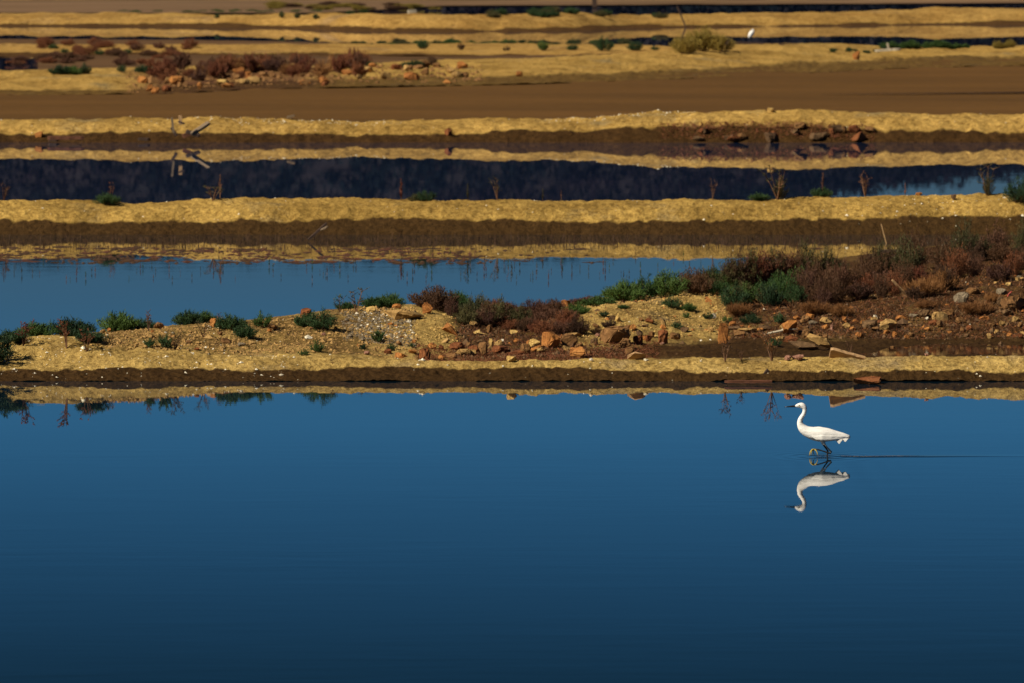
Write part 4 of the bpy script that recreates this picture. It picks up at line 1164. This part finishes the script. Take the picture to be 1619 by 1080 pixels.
# far rubble
for i in range(58):
    t = rnd.uniform(1.2, 3.8); px = rnd.uniform(215, 740)
    p = put_t(bankD, px, t); py = proj_y(p.y, p.z)
    k = rnd.choice(['orange', 'brown', 'rust', 'brown', 'tan'])
    rock(px, float(py) + .5, rnd.uniform(9, 20), rnd.uniform(6, 13), k, '%s rock %s of the rubble on the far left dyke' % (k, 'at the left end' if px < 330 else 'left of the middle' if px < 450 else 'right of the middle' if px < 590 else 'at the right end'), bankD, 'orange rubble on the far left dyke')
for a in (
    (350, 134, 22, 9, 'yellow', 'pale cream rock low in the far rubble'), (402, 133, 26, 13, 'tan', 'large tan rock in the middle of the far rubble'),
    (392, 124, 12, 12, 'orange', 'orange rock leaning on the large tan far rock'), (278, 134, 26, 16, 'orange', 'rounded orange rock at the left of the far rubble'),
    (233, 146, 14, 12, 'orange', 'single orange boulder at the foot of the far dyke'), (650, 127, 26, 13, 'orange', 'largest orange rock at the right end of the far rubble'),
    (705, 132, 14, 8, 'orange', 'last orange rock at the right end of the far rubble'), (472, 144, 16, 7, 'grey', 'grey rock lying on the brown mudflat edge'),
    (1353, 96, 12, 15, 'orange', 'single orange rock standing on the far right dyke'), (818, 121, 12, 9, 'orange', 'small orange rock on the brink of the far dyke')):
    rock(*a, b=bankD)
for a in (
    (1217, 177, 12, 8, 'yellow', 'pale stone on the crest of the third dyke'), (1264, 205, 22, 11, 'brown', 'tan stone set in the face of the third dyke'),
    (1375, 210, 20, 9, 'brown', 'grey tan stone in the face of the third dyke'), (1160, 222, 30, 11, 'rust', 'rust coloured block at the waterline of the third dyke'),
    (1218, 224, 28, 14, 'dusk', 'brown block at the waterline of the third dyke'), (1290, 222, 24, 11, 'dusk', 'round brown stone at the waterline of the third dyke'),
    (1358, 222, 30, 14, 'rust', 'rust block right of the round stone at the third dyke'), (710, 214, 18, 12, 'rust', 'dark red stone on the face of the third dyke'),
    (60, 218, 14, 10, 'orange', 'orange stone left of the bricks at the third dyke')):
    rock(*a, b=bankF)
for i in range(13):
    rock(rnd.uniform(1080, 1390), rnd.uniform(208, 224), rnd.uniform(9, 22), rnd.uniform(6, 12), rnd.choice(['dusk', 'rust', 'dusk', 'brown']), 'dark stone in the eroded rust coloured face of the third dyke', bankF, 'dark stones in the eroded third dyke')
for a in ((1508, 316, 11, 9, 'dusk', 'dark brown round stone on the crest of the second dyke'), (1452, 308, 11, 6, 'orange', 'small orange stone on the crest of the second dyke')):
    rock(*a, b=bankH)

# ------------------------------------------------------------------ planks, slabs, driftwood
def wood_mat(name, c1, c2):
    m, nt, b = new_mat(name)
    tc = N(nt, 'ShaderNodeTexCoord').outputs['Object']
    mp = N(nt, 'ShaderNodeMapping'); mp.inputs['Scale'].default_value = (2, 30, 30); nt.links.new(tc, mp.inputs[0])
    n1 = noise_node(nt, mp.outputs[0], 1.5, 6, .7)
    nt.links.new(ramp_node(nt, n1.outputs[0], ((.35, c1), (.65, c2))).outputs[0], b.inputs['Base Color'])
    b.inputs['Roughness'].default_value = .85
    bp = N(nt, 'ShaderNodeBump'); bp.inputs['Distance'].default_value = .008; nt.links.new(n1.outputs[0], bp.inputs['Height']); nt.links.new(bp.outputs[0], b.inputs['Normal'])
    return m
MW = {'red': wood_mat('red_wood', (0.07, 0.024, 0.010), (0.19, 0.065, 0.026)), 'grey': wood_mat('grey_wood', (0.10, 0.07, 0.042), (0.22, 0.155, 0.095)),
      'dark': wood_mat('dark_wood', (0.03, 0.016, 0.01), (0.07, 0.035, 0.02)), 'tan': wood_mat('tan_wood', (0.30, 0.17, 0.08), (0.46, 0.29, 0.13)),
      'bleached': wood_mat('bleached_wood', (0.30, 0.25, 0.17), (0.48, 0.42, 0.31))}
def plank(loc, L, W, T, rot, mat, label, cat='plank', name='plank', taper=1.0, group=None, jit=None):
    jit = jit or (.012 if 'slab' in name or 'tile' in name or 'block' in name else .03)
    bm = bmesh.new()
    n = 12
    rings = []
    for k in range(n + 1):
        f = k / n; x = (f - .5) * L
        sc = 1 + (taper - 1) * f
        j = lambda: rnd.uniform(-1, 1) * jit
        end = .82 if k in (0, n) else 1
        rings.append([bm.verts.new((x + j() * W, (sy * W / 2 * sc + j() * W) * end, (sz * T / 2 + j() * T) * (end if taper == 1 else 1))) for sy, sz in ((-1, -1), (1, -1), (1, 1), (-1, 1))])
    for a, b_ in zip(rings, rings[1:]):
        for q in range(4):
            bm.faces.new((a[q], a[(q + 1) % 4], b_[(q + 1) % 4], b_[q]))
    bm.faces.new(rings[0][::-1]); bm.faces.new(rings[-1])
    bmesh.ops.recalc_face_normals(bm, faces=bm.faces)
    me = bpy.data.meshes.new(name); bm.to_mesh(me); bm.free()
    o = link(name, me, mat); o.location = loc; o.rotation_euler = [math.radians(v) for v in rot]
    return tag(o, label, cat, group)
def slab(loc, L, W, T, rot, mat, label, cat='slab', name='rock_slab'):
    rid[0] += 1
    me = rock_mesh(L * 1.08, W, T * 1.15, .8, rid[0]); me.materials.append(mat)
    o = link(name, me); o.location = loc; o.rotation_euler = [math.radians(v) for v in rot]
    return tag(o, label, cat)
def P3(px, py, h):  # a point of the photograph at height h
    return Vector(at(px, py, h))
plank(P3(1183, 603.5, .035), .52, .06, .03, (0, 0, 2), MW['red'], 'thin reddish plank lying at the waterline of the near bank')
plank(P3(1207, 593, .06), .16, .05, .03, (0, -48, 8), MW['dark'], 'short dark plank end leaning above the thin reddish plank')
me = rock_mesh(.31, .20, .105, .85, 77); me.materials.append(MR['rust'])
o = link('brick_block', me); o.location = P3(1371, 603, .03); o.rotation_euler = (.06, .02, -.05)
tag(o, 'thick brick red block lying at the waterline of the near bank', 'block')
plank(P3(1340, 563, .235), .40, .16, .04, (-50, 9, -4), MW['tan'], 'half buried wooden board on the ledge, pointed at its right end', taper=.3)
slab(P3(1006, 563, .22), .19, .14, .035, (-40, 5, 5), MW['tan'], 'tan tile fragment tilted on the ledge', 'tile', 'tile_fragment')
rock(636, 505, 70, 15, 'tan', 'flat tan slab capping the stony hump', tilt=0, blocky=.8, depth=.7, name='rock_slab', cat='slab', rz=.05)
slab(P3(706, 518, .27), .36, .42, .10, (0, 38, 6), MR['orange'], 'orange slab sloping down the right side of the yellow hump', 'slab', 'rock_slab')
slab(P3(701, 543, .17), .16, .15, .05, (0, -40, 10), MR['tan'], 'tan slab sloping at the lower right of the yellow hump', 'slab', 'rock_slab')
slab(P3(1300, 541, .12), .36, .16, .08, (-20, 27, 6), MR['tan'], 'long tan slab sliding down into the ditch', 'slab', 'rock_slab')
slab(P3(1270, 547, .06), .34, .2, .08, (-10, 12, 0), MR['dusk'], 'dark grey slab above the two pink boulders', 'slab', 'rock_slab')
plank(P3(1423, 456, .45), .30, .035, .03, (0, 46, 10), MW['tan'], 'pale broken stick leaning down the dusky thicket', 'stick', 'stick')
plank(P3(104, 218, .13), .86, .2, .08, (0, 0, 2), MW['red'], 'long brick red beam lying at the waterline of the third dyke', 'beam', 'beam')
plank(P3(84, 222, .04), .2, .26, .12, (0, 0, 2), MW['dark'], 'left dark foot under the long brick red beam', 'block', 'wooden_block')
plank(P3(122, 222, .04), .2, .26, .12, (0, 0, -2), MW['dark'], 'right dark foot under the long brick red beam', 'block', 'wooden_block')
plank(P3(227, 221, .06), .26, .2, .09, (0, 0, 2), MW['dark'], 'short dark red block at the waterline of the third dyke', 'block', 'wooden_block')
plank(P3(317, 203, .38), .5, .14, .06, (20, -33, 12), MW['grey'], 'grey board leaning up the third dyke', )
plank(P3(305, 211, .24), .34, .2, .06, (10, 18, 0), MW['dark'], 'dark board lying under the leaning grey board')
plank(P3(296, 213, .2), .22, .12, .1, (0, -20, 10), MW['red'], 'reddish wood chunk beside the leaning boards', 'block', 'wooden_block')
plank(P3(273, 198, .5), .36, .05, .05, (0, 84, 0), MW['grey'], 'thin crooked post left of the stubby post on the third dyke', 'post', 'post')
plank(P3(275, 208, .3), .24, .07, .07, (0, 60, 0), MW['dark'], 'dark root like stick at the foot of the crooked post', 'stick', 'stick')
plank(P3(285, 190, .58), .22, .08, .08, (0, 88, 0), MW['tan'], 'stubby post standing on the third dyke crest', 'post', 'post')
plank(P3(287, 194, .56), .16, .12, .04, (0, 20, 0), MW['dark'], 'small dark board at the foot of the stubby post')
plank(P3(460, 184, .55), .2, .1, .05, (0, -14, 0), MW['grey'], 'small grey chunk on the third dyke crest', 'stick', 'stick')
plank(P3(502, 366, .16), .40, .10, .035, (0, -42, 6), MW['dark'], 'dark leaning plank stuck in the mud below the second dyke')
slab(P3(513, 361, .23), .13, .10, .03, (10, -28, 12), MW['grey'], 'tan slab resting on the dark leaning plank', 'slab', 'rock_slab')
plank(P3(1398, 373, .12), .05 + .35, .018, .018, (0, 75, 0), MW['tan'], 'thin pale stick standing in the shallows by the right thicket', 'stick', 'stick')
plank(P3(1407, 398, .05), .30, .14, .06, (0, 0, 3), MW['dark'], 'dark flat piece of wood floating behind the right thicket', 'wood', 'driftwood')
plank(P3(1216, 69.5, .32), 4.4, .08, .07, (0, 2.3, -2), MW['dark'], 'long thin pole lying from the golden bush along the far dyke', 'pole', 'pole')
plank(P3(1404, 79, .42), 1.0, .5, .08, (0, -4, 0), MW['bleached'], 'pale board lying on the crest of the far right dyke')
plank(P3(1404, 74, .52), .3, .1, .08, (0, 80, 0), MW['bleached'], 'short pale stake beside the pale board', 'post', 'post')
plank(P3(652, 20, .55), .5, .3, .3, (0, 0, 10), MW['bleached'], 'small whitish heap on the uppermost dyke', 'heap', 'salt_heap')
plank(P3(1078, 28, .5), 1.3, .08, .08, (0, 66, 0), MW['dark'], 'thin dark bent stick leaning on the uppermost dyke', 'stick', 'stick')
plank(P3(940, 3, .4), .8, .3, .3, (0, 88, 0), MW['dark'], 'short dark post at the top edge beyond the far water', 'post', 'post')
# red curved wire by the concrete slab
def tube(pts, rads, seg=8, cap=True, flat=1.0):
    pts = [Vector(p) for p in pts]; V = []; F = []
    n = len(pts)
    for i, p in enumerate(pts):
        t = (pts[min(i + 1, n - 1)] - pts[max(i - 1, 0)]).normalized()
        side = Vector((0, 1, 0)) - t * t.y
        if side.length < 1e-3: side = Vector((1, 0, 0))
        side.normalize(); up = t.cross(side)
        for k in range(seg):
            a = 2 * math.pi * k / seg
            V.append(p + (side * math.cos(a) * flat + up * math.sin(a)) * rads[i])
    for i in range(n - 1):
        for k in range(seg):
            F.append((i * seg + k, i * seg + (k + 1) % seg, (i + 1) * seg + (k + 1) % seg, (i + 1) * seg + k))
    if cap:
        F.append(tuple(range(seg))[::-1]); F.append(tuple((n - 1) * seg + k for k in range(seg)))
    return V, F
m_redp, nt, b = new_mat('red_plastic'); b.inputs['Base Color'].default_value = (.38, .04, .02, 1); b.inputs['Roughness'].default_value = .5
a0 = put(island, 1592, 478)
V, F = tube([a0 + Vector(v) for v in ((-.01, 0, 0), (0, 0, .05), (.02, 0, .1), (.05, .0, .125), (.06, 0, .13))], [.008] * 5)
tag(link('plastic_strip', mesh_from('plastic_strip', V, F, True), m_redp), 'red bent plastic strip at the left end of the large concrete slab', 'strip')
# white driftwood branch
a0 = put(island, 1213, 531) + Vector((0, -.03, .03))
V1, F1 = tube([a0 + Vector(v) for v in ((0, 0, 0), (.09, 0, .012), (.17, 0, .03), (.24, -.01, .05), (.30, 0, .045), (.37, 0, .05))], [.008, .014, .015, .013, .008, .003])
V2, F2 = tube([a0 + Vector(v) for v in ((.16, 0, .03), (.21, .01, .065), (.25, .01, .10))], [.010, .007, .003])
V3, F3 = tube([a0 + Vector(v) for v in ((.06, 0, .01), (.03, -.03, -.005), (-.05, -.04, -.01))], [.010, .008, .003])
Vv = V1 + V2 + V3; Ff = F1 + [tuple(i + len(V1) for i in f) for f in F2] + [tuple(i + len(V1) + len(V2) for i in f) for f in F3]
tag(link('driftwood', mesh_from('driftwood', Vv, Ff, True), MW['bleached']), 'bleached white driftwood branch lying before the large orange block', 'driftwood')

# ------------------------------------------------------------------ the wading egret
m_feather, nt, b = new_mat('white_feather')
tc = N(nt, 'ShaderNodeTexCoord').outputs['Object']
mp = N(nt, 'ShaderNodeMapping'); mp.inputs['Scale'].default_value = (14, 60, 60); mp.inputs['Rotation'].default_value = (0, .25, 0); nt.links.new(tc, mp.inputs[0])
nn = noise_node(nt, mp.outputs[0], 1.0, 4)
nt.links.new(ramp_node(nt, nn.outputs[0], ((.3, (.72, .70, .66)), (.6, (.86, .85, .82)))).outputs[0], b.inputs['Base Color'])
b.inputs['Roughness'].default_value = .8; b.inputs['Specular IOR Level'].default_value = .2
b.inputs['Subsurface Weight'].default_value = 0.0
bp = N(nt, 'ShaderNodeBump'); bp.inputs['Distance'].default_value = .006; bp.inputs['Strength'].default_value = .7
nt.links.new(nn.outputs[0], bp.inputs['Height']); nt.links.new(bp.outputs[0], b.inputs['Normal'])
def simple(name, c, r):
    m, nt, b = new_mat(name); b.inputs['Base Color'].default_value = (*c, 1); b.inputs['Roughness'].default_value = r
    return m
m_bill = simple('black_bill', (.012, .012, .014), .35)
m_leg = simple('black_leg', (.014, .014, .012), .5)
m_foot = simple('yellow_foot', (.50, .38, .03), .5)
m_eye = simple('yellow_eye', (.65, .5, .12), .2)
m_lore = simple('grey_lore', (.16, .18, .17), .5)

S = 1 / 863.5
def E(x, y, d=0.0):
    return Vector(((x - 430) * S, d, (540 - y) * S))

def spline(pts, n=6):
    out_ = []
    for i in range(len(pts) - 1):
        p0 = pts[max(i - 1, 0)]; p1 = pts[i]; p2 = pts[i + 1]; p3 = pts[min(i + 2, len(pts) - 1)]
        for k in range(n):
            t = k / n
            out_.append([0.5 * ((2 * b_) + (-a + c) * t + (2 * a - 5 * b_ + 4 * c - d) * t * t + (-a + 3 * b_ - 3 * c + d) * t ** 3) for a, b_, c, d in zip(p0, p1, p2, p3)])
    out_.append(list(pts[-1]))
    return out_

def loft(path, seg=20):
    """path rows: x, z, radius in the picture plane, radius across"""
    V = []; F = []; n = len(path)
    for i, (x, z, r, w) in enumerate(path):
        a = path[max(i - 1, 0)]; c = path[min(i + 1, n - 1)]
        t = Vector((c[0] - a[0], 0, c[1] - a[1])).normalized()
        up = Vector((-t.z, 0, t.x))
        for k in range(seg):
            an = 2 * math.pi * k / seg
            V.append(Vector((x, 0, z)) + up * math.sin(an) * r + Vector((0, 1, 0)) * math.cos(an) * w)
    for i in range(n - 1):
        for k in range(seg):
            F.append((i * seg + k, i * seg + (k + 1) % seg, (i + 1) * seg + (k + 1) % seg, (i + 1) * seg + k))
    F.append(tuple(range(seg))); F.append(tuple((n - 1) * seg + k for k in range(seg))[::-1])
    return V, F

def fix(me):
    bm = bmesh.new(); bm.from_mesh(me); bmesh.ops.recalc_face_normals(bm, faces=bm.faces); bm.to_mesh(me); bm.free(); return me

eg = empty('egret', EG)
tag(eg, 'white egret wading with one yellow foot lifted, black bill pointing forward', 'egret')
row = lambda x, y, r, w: ((x - 430) * S, (540 - y) * S, r * S, w * S)
body = [row(198, 129, 5, 5), row(214, 126, 12, 11), row(236, 122, 19, 16), row(258, 123, 23, 19), row(276, 138, 21, 18), row(281, 160, 17, 15), row(274, 190, 17, 15),
        row(258, 215, 18, 17), row(245, 242, 21, 19), row(245, 275, 26, 23), row(264, 308, 36, 32), row(300, 334, 44, 42), row(355, 352, 54, 56), row(415, 362, 57, 62),
        row(475, 366, 50, 55), row(530, 371, 38, 42), row(580, 376, 28, 28), row(618, 380, 19, 18), row(636, 382, 14, 12), row(645, 384, 5, 5)]
V, F = loft(spline(body, 5), 24)
link('body', fix(mesh_from('body', V, F, True)), m_feather, eg)
# folded wings
def wing(side):
    V = []; F = []
    nu, nv = 30, 12
    for i in range(nu + 1):
        u_ = i / nu
        x = 305 + u_ * 340
        top = np.interp(x, [305, 340, 400, 480, 540, 600, 645], [322, 299, 295, 309, 329, 347, 366])
        bot = np.interp(x, [305, 330, 370, 450, 520, 580, 645], [330, 372, 402, 410, 405, 400, 394])
        wd = np.interp(x, [305, 340, 420, 500, 580, 645], [30, 50, 66, 54, 32, 8])
        for j in range(nv + 1):
            v_ = j / nv
            ph = math.radians(90 - 118 * v_)
            zc = top + (bot - top) * v_
            fe = 1.5 * math.sin(v_ * 22 + u_ * 3) * min(1, u_ * 3) * (1 if 0 < j < nv else 0)
            V.append(E(x + 6 * math.sin(v_ * 14) * u_, zc, side * (max(0.02, math.cos(ph)) * wd + 3.5 + fe) * S))
    for i in range(nu):
        for j in range(nv):
            a = i * (nv + 1) + j
            F.append((a, a + 1, a + nv + 2, a + nv + 1))
    me = mesh_from('wing', V, F, True)
    o = link('wing', fix(me), m_feather, eg)
    sol = o.modifiers.new('thickness', 'SOLIDIFY'); sol.thickness = .006; sol.offset = -1
wing(1); wing(-1)
# tail and hanging plumes
V = [E(560, 372, -.02), E(650, 372, -.006), E(655, 382, 0), E(640, 392, 0), E(560, 398, 0), E(560, 372, .02), E(650, 372, .006)]
link('tail', mesh_from('tail', V, [(0, 1, 6, 5), (0, 4, 3, 2, 1), (5, 6, 2, 3, 4), (0, 5, 4), (1, 2, 6)]), m_feather, eg)
pv = []; pf = []
for (x0, x1, yt, xb, yb_) in ((526, 590, 400, 560, 434), (566, 634, 395, 612, 418)):
    n0 = len(pv)
    wd = float(np.interp(x0, [500, 560, 620], [.050, .036, .018]))
    for sg in (-1, 1):
        n0 = len(pv)
        pv += [E(x0, yt, sg * (wd - .014)), E(x1, yt, sg * (wd - .014)), E(x1, yt - 5, sg * wd), E(x0, yt - 5, sg * wd), E(xb, yb_, sg * (wd + .004))]
        pf += [(n0, n0 + 1, n0 + 4), (n0 + 1, n0 + 2, n0 + 4), (n0 + 2, n0 + 3, n0 + 4), (n0 + 3, n0, n0 + 4), (n0 + 3, n0 + 2, n0 + 1, n0)]
link('plume', fix(mesh_from('plume', pv, pf)), m_feather, eg)
# bill, lore, eyes
V, F = loft([row(214, 127, 10, 8), row(200, 128.5, 9, 7), row(170, 130.5, 7, 5), row(140, 133, 5, 3.4), row(113, 135.5, 1.5, 1.2)], 10)
link('bill', fix(mesh_from('bill', V, F, True)), m_bill, eg)
V, F = loft([row(205, 127, 8.2, 8), row(216, 126, 9.5, 11.5), row(228, 125, 7, 15.2), row(233, 124.5, 3, 16.8)], 12)
link('lore', fix(mesh_from('lore', V, F, True)), m_lore, eg)
for sd in (-1, 1):
    bm = bmesh.new(); bmesh.ops.create_icosphere(bm, subdivisions=2, radius=5 * S)
    me = bpy.data.meshes.new('eye'); bm.to_mesh(me); bm.free()
    o = link('eye', me, m_eye, eg); o.location = E(234, 120, sd * 16 * S)
    bm = bmesh.new(); bmesh.ops.create_icosphere(bm, subdivisions=2, radius=2.8 * S)
    me = bpy.data.meshes.new('pupil'); bm.to_mesh(me); bm.free()
    q = link('pupil', me, m_bill, o); q.location = (0, sd * 3.2 * S, 0)
# legs
def leg(side, thigh, pts, rads, toes):
    d = side * 34 * S
    V, F = tube([E(x, y, d) for x, y in pts], [r * S for r in rads], 10)
    l = link('leg', mesh_from('leg', V, F, True), m_leg, eg)
    V, F = tube([E(x, y, d) for x, y, r in thigh], [r * S for x, y, r in thigh], 12)
    link('thigh', mesh_from('thigh', V, F, True), m_feather, l)
    VV = []; FF = []
    for tp in toes:
        V, F = tube([E(x, y, d + dd * S) for x, y, dd in tp], [4.4, 4.0, 3.6, 2.6, 1.2][:len(tp)], 7)
        V, F = tube([E(x, y, d + dd * S) for x, y, dd in tp], [q * S for q in (4.6, 4.0, 3.6, 2.6, 1.2)[:len(tp)]], 7)
        FF += [tuple(i + len(VV) for i in f) for f in F]; VV += V
    link('foot', mesh_from('foot', VV, FF, True), m_foot, l)
leg(-1, [(420, 395, 26), (430, 415, 17), (440, 432, 10), (447, 443, 6)], [(444, 438), (460, 460), (485, 486), (496, 498), (490, 508), (470, 506), (430, 492), (390, 480), (357, 475)], [6, 6, 6, 8, 8, 6.5, 5.5, 5.5, 6.5],
    [[(360, 474, 0), (338, 480, -3), (326, 496, -6), (320, 513, -8), (318, 530, -8)], [(360, 474, 0), (345, 484, 4), (335, 500, 6), (332, 516, 8), (336, 531, 8)], [(358, 476, 0), (372, 486, -6), (381, 500, -9), (384, 514, -10), (380, 526, -10)], [(360, 474, 0), (352, 488, 8), (350, 504, 12), (356, 519, 14), (362, 530, 14)]])
leg(1, [(425, 395, 26), (428, 420, 17), (432, 438, 10), (437, 450, 6)], [(433, 444), (446, 462), (466, 488), (472, 498), (470, 515), (466, 545), (462, 600), (460, 660)], [6, 6, 6, 8, 6.5, 5.5, 5.5, 5.5],
    [[(460, 655, 0), (440, 665, 0), (420, 668, 0), (400, 670, 0), (390, 672, 0)], [(460, 655, 0), (445, 665, -10), (430, 668, -18), (415, 670, -24), (405, 672, -28)], [(460, 655, 0), (445, 665, 10), (430, 668, 18), (415, 670, 24), (405, 672, 28)], [(460, 655, 0), (475, 665, 0), (490, 668, 0), (500, 670, 0), (508, 672, 0)]])

# the far white bird resting at the upper right
fb = empty('egret', at(1188, 65, 0))
tag(fb, 'tiny white egret resting hunched in the far channel', 'egret')
q = [(-.10, .14, .02, .02), (-.09, .19, .06, .06), (-.05, .27, .095, .09), (0, .35, .11, .10), (.045, .42, .09, .08), (.07, .47, .06, .05), (.06, .50, .045, .04), (.035, .505, .03, .03), (.02, .50, .012, .012)]
V, F = loft(spline(q, 4), 16)
link('body', fix(mesh_from('body', V, F, True)), m_feather, fb)
V, F = loft([(.03, .50, .012, .01), (-.03, .485, .008, .006), (-.08, .47, .002, .002)], 8)
link('bill', fix(mesh_from('bill', V, F, True)), m_bill, fb)
for d in (-.03, .03):
    V, F = tube([Vector((-.02, d, .22)), Vector((0, d, .1)), Vector((-.01, d, -.08))], [.009, .007, .006], 8)
    link('leg', mesh_from('leg', V, F, True), m_leg, fb)
